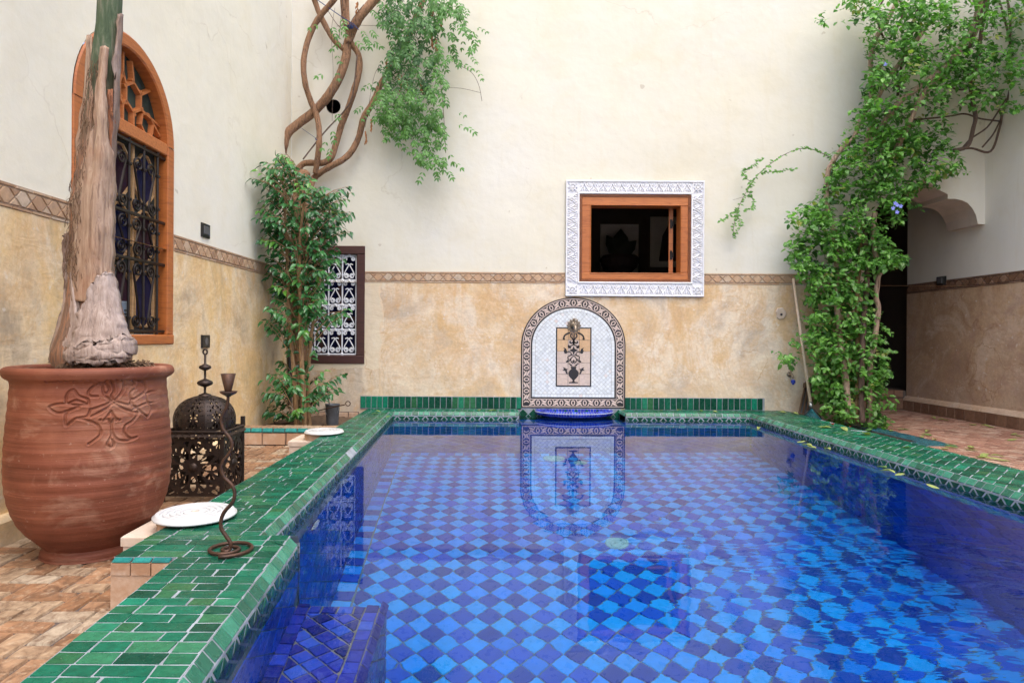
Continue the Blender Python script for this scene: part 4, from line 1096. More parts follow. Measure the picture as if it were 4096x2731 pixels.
m.build('surround', M['stucco white'], ow)
m = MB(); ro = .026
for a in ((wX0, wX1, wZ0, wZ0+ro), (wX0, wX1, wZ1-ro, wZ1), (wX0, wX0+ro, wZ0+ro, wZ1-ro), (wX1-ro, wX1, wZ0+ro, wZ1-ro)): m.fbox(F_BACK, *a, -.02, .016)
def rope(p, q, vert):
    L = math.hypot(q[0]-p[0], q[1]-p[1]); n = int(L/.0165)
    for i in range(n):
        t0 = (i+.5)/n; cx, cz = p[0]+(q[0]-p[0])*t0, p[1]+(q[1]-p[1])*t0; d_ = .0085
        a, b = ((cx-d_, cz-d_), (cx+d_, cz+d_)) if not vert else ((cx-d_, cz-d_), (cx+d_, cz+d_))
        m.ribbon(F_BACK, [a, b], .0085, .015, .023, .9, 0, .003)
rope((wX0+ro, wZ0+ro/2), (wX1-ro, wZ0+ro/2), 0); rope((wX0+ro, wZ1-ro/2), (wX1-ro, wZ1-ro/2), 0); rope((wX0+ro/2, wZ0), (wX0+ro/2, wZ1), 1); rope((wX1-ro/2, wZ0), (wX1-ro/2, wZ1), 1)
m.build('rope_moulding', M['wood rope'], ow)
oX0, oX1 = bk(1357, 550)[0], bk(1562, 550)[0]; oZ1, oZ0 = bk(1460, 473)[1], bk(1460, 627)[1]
m = MB()
m.fbox(F_BACK, wX0+ro, wX1-ro, wZ0+ro, oZ0, -.13, .012, .004, 0.5, 1); m.fbox(F_BACK, wX0+ro, wX1-ro, oZ1, wZ1-ro, -.13, .012, .004, .5, 1)
m.fbox(F_BACK, wX0+ro, oX0, oZ0, oZ1, -.13, .010, .004); m.fbox(F_BACK, oX1, wX1-ro, oZ0, oZ1, -.13, .010, .004)
b_ = .010
for a in ((oX0-b_, oX1+b_, oZ1, oZ1+b_), (oX0-b_, oX1+b_, oZ0-b_, oZ0), (oX0-b_, oX0, oZ0, oZ1), (oX1, oX1+b_, oZ0, oZ1)): m.fbox(F_BACK, *a, .004, .017, .004)
m.build('frame', [M['wood orange'], M['wood orange long']], ow)
m = MB(); lx0, lx1 = bk(1545, 550)[0], bk(1556, 550)[0]
dl = vnorm((lx0+.006, WB+.15, 0)); Fl = Frame((lx0, WB+.145, 0), dl, (0, 0, 1), (-dl[1], dl[0], 0))
m.fbox(Fl, 0, .56, oZ0-.01, oZ1+.01, -.042, 0, .004)
leafw = m.build('casement', M['wood orange'], ow)
for v_ in (509, 582):
    m = MB(); zc = bk(1555, v_)[1]
    m.fbox(F_BACK, lx0+.012, lx0+.034, zc-.045, zc+.045, -.142, -.130, .002); m.tube([F_BACK(lx0+.040, zc-.026, -.13), F_BACK(lx0+.040, zc+.026, -.13)], .010, 8); m.fbox(F_BACK, lx0+.036, lx0+.052, zc-.022, zc+.022, -.150, -.128, .002)
    m.build('hinge', M['iron grille'], leafw)
# the dim room behind it
m = MB()
rx0, rx1, ry0, ry1, rz0, rz1 = 0.2, 3.2, WB+.14, 9.0, -.18, 2.7
m.quad((rx0, ry1, rz0), (rx1, ry1, rz0), (rx1, ry1, rz1), (rx0, ry1, rz1)); m.quad((rx0, ry0, rz0), (rx0, ry1, rz0), (rx0, ry1, rz1), (rx0, ry0, rz1)); m.quad((rx1, ry0, rz0), (rx1, ry1, rz0), (rx1, ry1, rz1), (rx1, ry0, rz1))
m.quad((rx0, ry0, rz0), (rx1, ry0, rz0), (rx1, ry1, rz0), (rx0, ry1, rz0)); m.quad((rx0, ry0, rz1), (rx1, ry0, rz1), (rx1, ry1, rz1), (rx0, ry1, rz1))
for a in ((rx0, wX0, rz0, rz1), (wX1, rx1, rz0, rz1), (wX0, wX1, rz0, wZ0), (wX0, wX1, wZ1, rz1)): m.fbox(Frame((0, ry0, 0), (1, 0, 0), (0, 0, 1), (0, -1, 0)), *a, -.01, 0)
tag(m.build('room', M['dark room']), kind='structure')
def back9(u, v): p = at(u, v, 8.97); return (p[0], p[2])
for (u0, u1, v0, v1, lab) in ((1378, 1467, 515, 626, 'pale framed picture hanging behind the plant inside the dim room'), (1493, 1560, 498, 613, 'pale framed picture with dark arch shape at right inside the dim room')):
    a = back9(u0, v1); b = back9(u1, v0)
    pc_ = thing('framed_picture', lab, 'picture', (a[0], 8.97, a[1]), 'pictures in the dim room')
    Fq = Frame((0, 8.99, 0), (1, 0, 0), (0, 0, 1), (0, -1, 0))
    m = MB(); m.fbox(Fq, a[0], b[0], a[1], b[1], 0, .03, .006); m.build('mount', M['picture pale'], pc_)
    if u0 > 1480:
        m = MB(); w_ = b[0]-a[0]
        m.prism(Fq, [(a[0]+w_*.3, a[1]+.08), (b[0]-.02, a[1]+.08), (b[0]-.02, b[1]-.1), (a[0]+w_*.62, b[1]-.12), (a[0]+w_*.42, b[1]-.26)], .028, .036); m.build('artwork', M['picture dark'], pc_)
    else:
        m = MB(); m.fbox(Fq, a[0]+.07, b[0]-.07, a[1]+.04, a[1]+.24, .028, .036); m.build('artwork', M['picture dark'], pc_)
pl = thing('potted_plant', 'dim broad leaved potted plant seen through the open square window', 'plant', at(1423, 640, 8.5))
m = MB(); c_ = at(1423, 625, 8.5)
m.lathe([(0, -.02), (.12, -.02), (.22, .06), (.26, .16), (.22, .21), (.19, .20), (0, .18)], c_, 20); m.build('pot', M['picture dark'], pl)
m = MB()
for (u, v, w_) in ((1395, 538, .20), (1405, 548, .16), (1428, 522, .24), (1436, 535, .2), (1462, 551, .18), (1452, 565, .18)):
    p = at(u, v, 8.5+U(-.1, .1)); d_ = vsub(p, vadd(c_, (0, 0, .2))); L_ = math.sqrt(vdot(d_, d_)); m.leaf(vadd(c_, (0, 0, .2)), d_, (0, -1, .2), L_, w_, .4, .1, .15)
m.build('foliage', M['room leaf'], pl)

# ================================================================== wall fountain
fX, fA, fB, fZ0, fZs = bk(1316.5, 800)[0], .512, .472, .012, .627
ft = thing('wall_fountain', 'arched mosaic wall fountain with black leaf border and blue half basin', 'fountain', F_BACK(fX, -.05))
def archpoly(d, n=40):
    return [(fX-fA+d, fZ0+d), (fX+fA-d, fZ0+d)]+[(fX+(fA-d)*math.cos(i*PI/n), fZs+(fB-d)*math.sin(i*PI/n)) for i in range(n+1)]
BW = .108
m = MB(); m.prism(F_BACK, archpoly(0), .003, .016, .004, .5, 0)
for d, w_ in ((.0165, .007), (BW-.019, .007)):
    pts = archpoly(d); m.ribbon(F_BACK, pts+[pts[0]], w_, .014, .0172, .5, 1)
def bpath():
    mid = BW/2; pts = []
    H = fZs-fZ0-mid
    arcp = [(fX+(fA-mid)*math.cos(i*PI/60), fZs+(fB-mid)*math.sin(i*PI/60)) for i in range(61)]
    side = [(fX+fA-mid, fZ0+mid+H*i/20) for i in range(20)]+arcp+[(fX-fA+mid, fZs-H*(i+1)/20) for i in range(20)]
    bot = [(fX-fA+mid+(2*fA-2*mid)*i/40, fZ0+mid) for i in range(41)]
    return side, bot
def along(path):
    acc = [0]
    for i in range(1, len(path)): acc.append(acc[-1]+math.hypot(path[i][0]-path[i-1][0], path[i][1]-path[i-1][1]))
    def P(s, w):
        s = max(0, min(s, acc[-1]-1e-6)); i = 0
        while acc[i+1] < s: i += 1
        a, b = path[i], path[i+1]; L = acc[i+1]-acc[i]; k = (s-acc[i])/L
        dx, dy = (b[0]-a[0])/L, (b[1]-a[1])/L
        return (a[0]+(b[0]-a[0])*k-dy*w, a[1]+(b[1]-a[1])*k+dx*w)
    return P, acc[-1]
def lens(P, s0, w0, s1, w1, fat, h0, h1, mi):
    n = 6; A, B = [], []
    ds, dw = s1-s0, w1-w0; L = math.hypot(ds, dw)
    for i in range(n+1):
        t_ = i/n; o = fat*math.sin(PI*t_)**.8*L
        A.append(P(s0+ds*t_-dw/L*o, w0+dw*t_+ds/L*o)); B.append(P(s0+ds*t_+dw/L*o, w0+dw*t_-ds/L*o))
    poly = A+B[-2:0:-1]
    if area(poly) < 0: poly = poly[::-1]
    m.prism(F_BACK, poly, h0, h1, 0, U(.3, .7), mi)
def oval(P, s, w, rs, rw, h0, h1, mi):
    poly = [P(s+rs*math.cos(k*PI/9), w+rw*math.sin(k*PI/9)) for k in range(18)]
    if area(poly) < 0: poly = poly[::-1]
    m.prism(F_BACK, poly, h0, h1, 0, U(.3, .7), mi)
side, bot = bpath()
for path in (side, bot):
    P, L = along(path); n = round(L/.1125); u_ = L/n
    for i in range(n+1):
        if path is bot and i in (0, n): continue
        s = i*u_
        oval(P, s, 0, .020, .0265, .015, .0185, 1); oval(P, s, 0, .0095, .017, .018, .0195, 0)
    for i in range(n):
        s = i*u_; f_ = 1 if i % 2 else -1
        lens(P, s+.024, f_*.029, s+u_-.030, -f_*.002, .14, .015, .0183, 1)
        lens(P, s+.032, f_*.004, s+u_-.022, -f_*.029, .14, .015, .0183, 1)
        lens(P, s+.026, -f_*.030, s+.044, -f_*.010, .22, .015, .0183, 1); lens(P, s+u_-.026, f_*.030, s+u_-.044, f_*.010, .22, .015, .0183, 1)
m.build('border', [M['motif black'], M['motif cream']], ft)
m = MB(); inner = archpoly(BW); m.prism(F_BACK, inner, .012, .0175, 0, .5, 0)
Fm = Frame((0, WB-.0175, 0), (1, 0, 0), (0, 0, 1), (0, -1, 0))
fill(m, Fm, archpoly(BW+.031), diamonds(fX-.42, fX+.42, .1, 1.05, .0425, .0425, fX, .1), .0022, .0022, .0008, lambda k: pick((6, .1, .8), (.5, .8, 1)), .03, .0007, 1)
P, L = along(archpoly(BW+.0005)[1:]+[archpoly(BW+.0005)[0], archpoly(BW+.0005)[1]])
n = int(L/.031)
for i in range(n):
    s0, s1 = i*L/n, (i+1)*L/n
    q = [P(s0, 0), P(s1, 0), P(s1, .029), P(s0, .029)]
    if area(q) > 1e-4: m.tile(Fm, q, .002, .0022, .0008, pick((6, .1, .8), (.5, .8, 1)), .03, 1)
m.build('mosaic_field', [M['grout white'], M['mosaic white']], ft)
m = MB()
def V(zx, zy): return (fX+.002+(zx-768)*.000940, .804-(zy-418)*.00094)
pX0, pZ0 = V(583, 1035); pX1, pZ1 = V(953, 418)
m.fbox(F_BACK, pX0, pX1, pZ0, pZ1, .015, .0212, 0, .5, 2)
Fq = Frame((0, WB-.0205, 0), (1, 0, 0), (0, 0, 1), (0, -1, 0))
for i in range(3):
    for j in range(5):
        a, b = pX0+.011+(pX1-pX0-.022)*i/3, pX0+.011+(pX1-pX0-.022)*(i+1)/3; c0, c1 = pZ0+.011+(pZ1-pZ0-.022)*j/5, pZ0+.011+(pZ1-pZ0-.022)*(j+1)/5
        m.tile(Fq, rect(a, b, c0, c1), .002, .0025, .001, U(.55, 1) if (j == 4 or (j == 3 and i != 1)) else U(0, .48), .004, 1)
hp0, hp1 = .022, .0245
def stroke(pts, w): m.ribbon(F_BACK, catmull([V(*p) for p in pts], 5), [x_*.00094 for x_ in (w if hasattr(w, '__len__') else [w])] if False else w*.00094, hp0, hp1, .5, 0)
def blob(pts):
    poly = [V(*p) for p in pts]
    if area(poly) < 0: poly = poly[::-1]
    m.prism(F_BACK, poly, hp0, hp1, 0, .5, 0)
def both(pts, f, *a):
    f(pts, *a); f([(2*768-x_, y_) for x_, y_ in pts], *a)
halfv = [(28, 825), (30, 840), (22, 850), (42, 866), (54, 890), (50, 920), (30, 946), (12, 962), (9, 975), (16, 984), (46, 987), (48, 998)]
blob([(768+x_, y_) for x_, y_ in halfv]+[(768-x_, y_) for x_, y_ in reversed(halfv)])
both([(660, 545), (672, 505), (700, 484), (730, 474)], stroke, 17); both([(660, 545), (668, 538), (675, 545)], stroke, 14)
both([(745, 478), (735, 510), (755, 535), (765, 560), (745, 582), (726, 572), (738, 562)], stroke, 13)
both([(768, 560), (772, 590), (740, 610), (712, 630)], stroke, 11)
both([(712, 598), (740, 618), (738, 640), (712, 632), (704, 612)], blob)
both([(758, 478), (762, 520), (766, 600)], stroke, 8)
blob([(768, 610), (780, 640), (815, 655), (780, 672), (768, 708), (756, 672), (721, 655), (756, 640)])
both([(660, 626), (690, 640), (700, 668), (694, 692), (672, 688), (662, 660), (672, 648)], blob)
both([(695, 680), (720, 672), (744, 690), (730, 712)], stroke, 9)
both([(760, 700), (730, 712), (708, 726), (712, 756), (692, 776), (718, 770), (736, 742)], stroke, 11)
both([(768, 712), (745, 735), (738, 765), (760, 795)], stroke, 9)
blob([(768, 750), (776, 764), (792, 770), (776, 778), (768, 794), (760, 778), (744, 770), (760, 764)])
both([(738, 820), (722, 800), (706, 796), (724, 792), (748, 806), (762, 822)], blob)
both([(708, 905), (690, 900), (680, 870), (650, 866), (668, 852), (656, 832), (680, 840), (692, 850), (706, 848), (698, 868)], blob)
m.build('tile_panel', [M['motif black'], M['panel tile'], M['motif black']], ft)
# spout
tc = bk(1317.5, 748); Ft = Frame((tc[0], WB-.020, tc[1]), (1, 0, 0), (0, 0, 1), (0, -1, 0))
tp = MB()
petal = [( (.066+.006*math.cos(12*a*PI/36))*math.cos(a*PI/36), (.066+.006*math.cos(12*a*PI/36))*math.sin(a*PI/36)) for a in range(72)]
tp.prism(Ft, petal, -.004, .008, .003)
for k in range(12):
    a = k*PI/6; tp.ribbon(Ft, [(.028*math.cos(a), .028*math.sin(a)), (.060*math.cos(a), .060*math.sin(a))], .010, .006, .012, .5, 0, .003)
tp.lathe([(.034, 0), (.030, .010), (.020, .018), (.018, .030)], (0, 0, 0), 4) if False else None
def along_y(prof, c, n=16):
    v = []; 
    for r_, h_ in prof:
        for k in range(n): v.append((c[0]+r_*math.cos(2*PI*k/n), c[1]-h_, c[2]+r_*math.sin(2*PI*k/n)))
    tp.add(v, [(i*n+k, i*n+(k+1) % n, (i+1)*n+(k+1) % n, (i+1)*n+k) for i in range(len(prof)-1) for k in range(n)]+[tuple(range((len(prof)-1)*n, len(prof)*n))])
c0 = Ft(0, 0, 0)
along_y([(.040, .006), (.034, .014), (.024, .020), (.020, .060), (.023, .066), (.023, .078), (.019, .082)], c0)
tp.tube([vadd(c0, (0, -.07, 0)), vadd(c0, (0, -.10, -.006)), vadd(c0, (0, -.118, -.03)), vadd(c0, (0, -.12, -.05))], [.017, .018, .017, .016], 10)
tp.tube([vadd(c0, (0, -.05, .01)), vadd(c0, (0, -.05, .066))], [.008, .006], 8); tp.tube([vadd(c0, (-.02, -.05, .067)), vadd(c0, (.02, -.05, .067))], .005, 8)
to = tp.build('spout', M['bronze'], ft); smooth_by_angle(to, 40)
# half basin
m = MB()
bc = bk(1318, 940); bC = (bc[0], WB-.012); bsx, bsy = .386, .30
def bp_(r_, a, z_): return (bC[0]+r_*bsx*math.cos(a), bC[1]-r_*bsy*math.sin(a), z_)
prf = [(.30, -.066), (.75, -.058), (.95, -.040), (1.0, -.018), (.985, -.010), (.925, .004), (.90, .004), (.83, -.014), (.5, -.026), (0, -.028)]
N = 44
for i in range(len(prf)-1):
    for k in range(N): m.quad(bp_(prf[i][0], PI*k/N, prf[i][1]), bp_(prf[i][0], PI*(k+1)/N, prf[i][1]), bp_(prf[i+1][0], PI*(k+1)/N, prf[i+1][1]), bp_(prf[i+1][0], PI*k/N, prf[i+1][1]), .5, 0)
for k in range(N):
    a, b = PI*k/N, PI*(k+1)/N
    for (r0_, z0_), (r1_, z1_) in (((.99, -.012), (.915, .005)), ((.96, -.040), (.998, -.015)), ((.76, -.0585), (.95, -.042)), ((.90, .005), (.83, -.012)), ((.83, -.014), (.66, -.021))):
        qtile(m, bp_(r0_, b, z0_), bp_(r0_, a, z0_), bp_(r1_, a, z1_), bp_(r1_, b, z1_), .0030, .003, .0012, pick((6, .1, .75), (1, .8, 1)), .03, 1, 0.0, (0, 0, 1) if (r0_, z0_) in ((.99, -.012), (.90, .005), (.83, -.014)) else (math.cos((a+b)/2), -math.sin((a+b)/2), -.4 if r0_ > .9 else -2))
Fw = Frame((0, WB-.013, 0), (1, 0, 0), (0, 0, 1), (0, -1, 0))
xx = bC[0]-.335
while xx < bC[0]+.33: m.tile(Fw, rect(xx, xx+.031, -.026, .006), .004, .003, .0015, U(.2, .8), .04, 1); xx += .031
m.build('half_basin', [M['grout basin'], M['basin blue']], ft)

# ================================================================== small fittings on the walls
sw = thing('light_switch', 'square black light switch on the left wall above the tile band', 'switch', leftwall_at(470, 530))
y0_, y1_ = leftwall_at(461, 530)[1], leftwall_at(479, 530)[1]; z0_, z1_ = leftwall_at(470, 546)[2], leftwall_at(470, 514)[2]
m = MB(); m.fbox(F_LEFT, y0_, y1_, z0_, z1_, 0, .014, .004); m.build('plate', M['black plastic'], sw)
m = MB(); m.fbox(F_LEFT, y0_+.018, y1_-.018, z0_+.020, z1_-.018, .012, .019, .004); m.build('rocker', M['grey plastic'], sw)
so_ = thing('power_socket', 'black power socket low on the ochre left wall above the lantern', 'socket', leftwall_at(468, 784))
y0_, y1_ = leftwall_at(460, 784)[1], leftwall_at(477, 784)[1]; z0_, z1_ = leftwall_at(468, 799)[2], leftwall_at(468, 769)[2]
m = MB(); m.fbox(F_LEFT, y0_, y1_, z0_, z1_, 0, .020, .005); m.build('plate', M['black plastic'], so_)
m = MB(); m.prism(F_LEFT, [((y0_+y1_)/2+.024*math.cos(k*PI/10), (z0_+z1_)/2+.026*math.sin(k*PI/10)) for k in range(20)], .018, .0215, 0); m.build('outlet', M['grey plastic'], so_)
wl = thing('wall_light', 'small black box light on the tile band of the right wall', 'wall light', rightwall_at(2165, 645))
p0 = rightwall_at(2156, 645); p1 = rightwall_at(2174, 645); z0_, z1_ = rightwall_at(2165, 655)[2], rightwall_at(2165, 635)[2]
m = MB(); m.fbox(F_RIGHT, p1[1], p0[1], z0_, z1_, 0, .03, .008); m.build('housing', M['black plastic'], wl)
m = MB(); m.fbox(F_RIGHT, p1[1]+.02, p0[1]-.02, z0_+.015, z1_-.015, .028, .036, .006); m.build('cover', M['grey plastic'], wl)
gp = bk(1815, 862)
gt_ = thing('garden_tap', 'small metal garden tap with a blue hose connector on the back wall', 'tap', F_BACK(gp[0], gp[1]-.06))
tp = MB(); c0 = F_BACK(gp[0]-.012, gp[1]+.01, .0)
along_y([(.026, .002), (.024, .010), (.013, .014), (.013, .06)], c0, 12)
tp.tube([vadd(c0, (0, -.045, .0)), vadd(c0, (0, -.045, .05))], [.011, .008], 8); tp.tube([vadd(c0, (-.022, -.045, .052)), vadd(c0, (.022, -.045, .052))], .005, 6); tp.tube([vadd(c0, (0, -.055, .005)), vadd(c0, (.004, -.075, -.025)), vadd(c0, (.006, -.076, -.04))], .013, 8)
tp.build('body', M['bronze'], gt_)
m = MB(); m.lathe([(0, -.035), (.010, -.035), (.012, -.022), (.020, -.020), (.021, 0), (.017, .008), (.012, .014), (0, .014)], vadd(c0, (.006, -.076, -.06)), 14); m.build('connector', M['hose blue'], gt_)
cb = MB()
for k, (u, r_) in enumerate(((640, .012), (646, .009), (651, .014))):
    pts = [at(u+U(-1, 1), v_, 6.35-k*.02) for v_ in (560, 640, 720, 800, 870, 930)]
    cb.tube(catmull([(max(p[0], lwx(p[1])+.03), p[1], p[2]) for p in pts], 4), r_, 6)
tag(cb.build('cable_bundle', M['cable black'], None, origin=at(646, 930, 6.35)), 'three dark cables running down the corner behind the tree', 'cables', kind='thing')

# ================================================================== terracotta pot
PX, PY = -1.592, 2.63
pot = thing('terracotta_pot', 'large ribbed terracotta pot with carved lotus ornament holding the palm', 'pot', (PX, PY, ZL))
PROF = [(r_*(.862 if z_ > -.11 else .915), z_) for r_, z_ in [(.0, -.165), (.178, -.165), (.188, -.158), (.187, -.140), (.176, -.126), (.186, -.116), (.228, -.088), (.262, -.055), (.290, -.018), (.312, .030), (.327, .085), (.335, .14), (.337, .20), (.334, .27), (.328, .35), (.321, .43), (.316, .49), (.314, .515), (.318, .526), (.336, .536), (.345, .548), (.346, .560), (.341, .571), (.328, .578), (.308, .578), (.296, .570), (.288, .540), (.284, .50)]]
pr2 = catmull(PROF, 3)
def pot_r(z):
    for i in range(2, len(PROF)-1):
        if PROF[i][1] <= z <= PROF[i+1][1]:
            k = (z-PROF[i][1])/(PROF[i+1][1]-PROF[i][1]+1e-9); return PROF[i][0]+(PROF[i+1][0]-PROF[i][0])*k
    return .3
def on_pot(zx, zy):
    u, v = zx*.5242, 746.5+zy*.5242
    a, b = ray(u, v); y = PY-.3
    for _ in range(25):
        r_ = pot_r(EYE-b*y); dx = max(-.98, min(.98, (a*y-PX)/r_)); y = y*.5+.5*(PY-r_*math.sqrt(1-dx*dx))
    return (a*y, y, EYE-b*y)
CARVE = [
 [(487, 208), (478, 225), (495, 262), (500, 290), (488, 310), (500, 330)], [(470, 240), (452, 260), (455, 300), (480, 325), (492, 335)], [(445, 262), (420, 262), (388, 290), (395, 310), (430, 312)], [(440, 250), (470, 262), (480, 285), (465, 300), (450, 290)],
 [(512, 240), (535, 235), (545, 270), (530, 300), (505, 330)], [(545, 240), (580, 240), (590, 262), (560, 262), (540, 272)], [(600, 240), (632, 255), (640, 285), (610, 310), (580, 325), (570, 300), (590, 280)],
 [(640, 300), (665, 292), (700, 312), (680, 335), (650, 338), (640, 300)], [(650, 340), (665, 365), (645, 405)],
 [(385, 350), (335, 330), (290, 345), (295, 300), (322, 284), (345, 310), (385, 325), (388, 350)], [(380, 350), (330, 350), (260, 345), (215, 360), (250, 385), (300, 375), (345, 355)], [(345, 360), (300, 375), (285, 400), (290, 440), (330, 410), (380, 400), (395, 375)],
 [(395, 370), (430, 360), (470, 345), (490, 335)], [(340, 408), (390, 420), (430, 440), (440, 480), (385, 522)], [(400, 400), (440, 380), (470, 362), (490, 345)],
 [(500, 340), (530, 360), (580, 378), (605, 385), (580, 420), (550, 440), (545, 470), (570, 495), (600, 490)], [(510, 335), (545, 345), (590, 355), (625, 385), (645, 400)], [(585, 370), (620, 350), (650, 340)],
 [(488, 378), (470, 400), (460, 415), (475, 412), (488, 432), (500, 412), (515, 415), (500, 400), (488, 378)], [(440, 415), (470, 418)], [(510, 418), (540, 412)],
 [(488, 430), (492, 470), (515, 500), (560, 505), (600, 490)], [(488, 430), (490, 480), (470, 520), (490, 535), (500, 520), (490, 500)], [(470, 525), (495, 555)],
 [(575, 330), (585, 360), (570, 340)]]
from mathutils import kdtree
cpts = []
for st_ in CARVE:
    pp = [on_pot(*p) for p in catmull(st_, 6)]
    for a_, b_ in zip(pp, pp[1:]): cpts += [a_, vadd(vmul(a_, .5), vmul(b_, .5))]
for k in range(19):
    z0x = 185+k*30; yy = 246-(z0x-185)*.055
    if 455 < z0x < 540: continue
    pp = [on_pot(*p) for p in catmull([(z0x, yy-6), (z0x+9, yy-6), (z0x+18, yy+5), (z0x+32, yy+2)], 5)]
    cpts += pp
kd = kdtree.KDTree(len(cpts))
for i, p in enumerate(cpts): kd.insert(p, i)
kd.balance()
ang = [-PI*.93+PI*.86*i/430 for i in range(431)]+[-PI*.07+PI*1.14*i/48 for i in range(1, 48)]
prof_f = []
for i in range(len(pr2)-1):
    n_ = max(1, int(math.hypot(pr2[i+1][0]-pr2[i][0], pr2[i+1][1]-pr2[i][1])/.0024)) if .12 < pr2[i][1] < .53 else 2
    prof_f += [(pr2[i][0]+(pr2[i+1][0]-pr2[i][0])*j/n_, pr2[i][1]+(pr2[i+1][1]-pr2[i][1])*j/n_) for j in range(n_)]
prof_f.append(pr2[-1])
m = MB(); nA = len(ang); v = []
for r_, z_ in prof_f:
    for a_ in ang:
        rr = r_*(1+.006*mnoise.noise((2*math.cos(a_), 2*math.sin(a_), z_*9))+.0035*math.sin(z_*150+2*math.sin(a_)))
        p = (PX+rr*math.cos(a_), PY+rr*math.sin(a_), z_)
        if .10 < z_ < .535 and math.sin(a_) < 0 and r_ > .25:
            d_ = kd.find(p)[2]
            if d_ < .022:
                rr += -.0075*max(0, 1-(d_/.0050)**2)+.0016*math.exp(-((d_-.008)/.003)**2)
                p = (PX+rr*math.cos(a_), PY+rr*math.sin(a_), z_)
        v.append(p)
m.add(v, [(i*nA+k, i*nA+(k+1) % nA, (i+1)*nA+(k+1) % nA, (i+1)*nA+k) for i in range(len(prof_f)-1) for k in range(nA)])
po = m.build('body', M['terracotta'], pot, True)
m = MB()
v = [(PX+.266*r_*math.cos(a*PI/12), PY+.266*r_*math.sin(a*PI/12), .545+.012*mnoise.noise((a*.7, r_*5, 1))) for r_ in (.02, .35, .7, 1.0) for a in range(24)]
m.add(v, [(i*24+k, i*24+(k+1) % 24, (i+1)*24+(k+1) % 24, (i+1)*24+k) for i in range(3) for k in range(24)]+[tuple(range(24))])
for k in range(160):
    a, r_ = U(0, 2*PI), .255*math.sqrt(R()); s = U(.006, .016)
    m.box(PX+r_*math.cos(a)-s, PX+r_*math.cos(a)+s, PY+r_*math.sin(a)-s, PY+r_*math.sin(a)+s*.8, .545, .552+s)
m.build('soil', M['soil'], pot)
# ================================================================== palm in the pot
TY = 2.66
palm = thing('palm_tree', 'potted palm trunk with peeling beige leaf sheaths and green upper stem', 'palm', (PX+.02, TY, .54))
OUT = [(0, 225, 280), (60, 222, 277), (120, 213, 273), (200, 205, 270), (300, 190, 264), (400, 176, 260), (480, 166, 258), (540, 164, 258), (600, 162, 256), (640, 160, 262), (700, 152, 276), (750, 140, 290), (790, 126, 300), (815, 118, 304), (840, 122, 300)]
def out_at(v):
    for i in range(len(OUT)-1):
        if OUT[i][0] <= v <= OUT[i+1][0]:
            k = (v-OUT[i][0])/(OUT[i+1][0]-OUT[i][0]); return [OUT[i][j]+(OUT[i+1][j]-OUT[i][j])*k for j in (1, 2)]
    return [OUT[0][1]+(OUT[0][1]-OUT[1][1])*.5+v*-.08, OUT[0][2]-v*.03] if v < 0 else list(OUT[-1][1:])
m = MB(); rows = []; n = 36
vs_ = list(range(-520, 0, 40))+list(range(0, 850, 14))
for v_ in vs_:
    l, r_ = out_at(v_) if v_ >= 0 else (225+v_*-.02, 280+v_*-.02)
    c0 = at((l+r_)/2, v_, TY); rr = (at(r_, v_, TY)[0]-at(l, v_, TY)[0])/2
    k_ = .94 if v_ < 620 else .90
    rows.append([(c0[0]+rr*k_*math.cos(a)*(1+.10*mnoise.noise((1.6*math.cos(a), 1.6*math.sin(a), c0[2]*2.2))+.05*mnoise.noise((6*math.cos(a), 6*math.sin(a), c0[2]*5))) if v_ > 100 else c0[0]+rr*k_*math.cos(a), TY+rr*k_*.95*math.sin(a)*(1+.06*mnoise.noise((3*math.cos(a), 3*math.sin(a), c0[2]*3))), c0[2]) for a in [2*PI*i/n for i in range(n)]])
m.add([p for r_ in rows for p in r_], [(i*n+k, i*n+(k+1) % n, (i+1)*n+(k+1) % n, (i+1)*n+k) for i in range(len(rows)-1) for k in range(n)])
m.build('trunk', M['palm stem'], palm, True)
def sheath(rows_, off, mat, thick=.010, curl=.012, ridge=.0, name='leaf_sheath'):
    """one old leaf base lying on the trunk: rows of (v, left u, right u)"""
    rs = catmull(rows_, 5); K = 12; v = []
    for (vv, ul, ur) in rs:
        l, r_ = out_at(vv); half = (r_-l)/2; rr = half/FPX*TY
        for k in range(K+1):
            t_ = k/K; u = ul+(ur-ul)*t_
            dx = max(-1.0, min(1.0, (u-(l+r_)/2)/half)); cs = math.sqrt(max(0.0, 1-dx*dx))
            e_ = abs(2*t_-1)**4*curl*(1-abs(dx)**3)
            nz_ = .009*mnoise.noise((u*.11, vv*.012, off*90))+.005*mnoise.noise((u*.4, vv*.03, off*40))+.003*mnoise.noise((u*.9, vv*.05, off*20))
            y_ = TY-rr*cs*.92-off-e_-nz_-ridge*max(0, min(1, (rows_[-1][0]-vv)/170))*math.exp(-((t_-.58)/.16)**2)
            a_, b_ = ray(u+3*mnoise.noise((vv*.03, t_*2, off*50))+4*abs(2*t_-1)**4*mnoise.noise((vv*.13, round(t_)*7, off*70)), vv+9*mnoise.noise((u*.16, off*30, vv*.01)))
            v.append((a_*y_, y_, EYE-b_*y_))
    f = [(i*(K+1)+k, i*(K+1)+k+1, (i+1)*(K+1)+k+1, (i+1)*(K+1)+k) for i in range(len(rs)-1) for k in range(K)]
    m = MB(); m.add(v, f); o = m.build(name, mat, palm, True); solid(o, thick, -1); return o
sheath([(31, 271, 281), (103, 264, 279), (205, 259, 276), (308, 255, 270), (410, 250, 263), (480, 248, 260), (560, 250, 258)], .004, M['palm sheath dark'], .010, .004)
sheath([(85, 203, 213), (205, 196, 215), (287, 182, 212), (385, 173, 208), (461, 164, 198), (564, 161, 190), (640, 158, 180)], .003, M['palm sheath'], .008, .004)
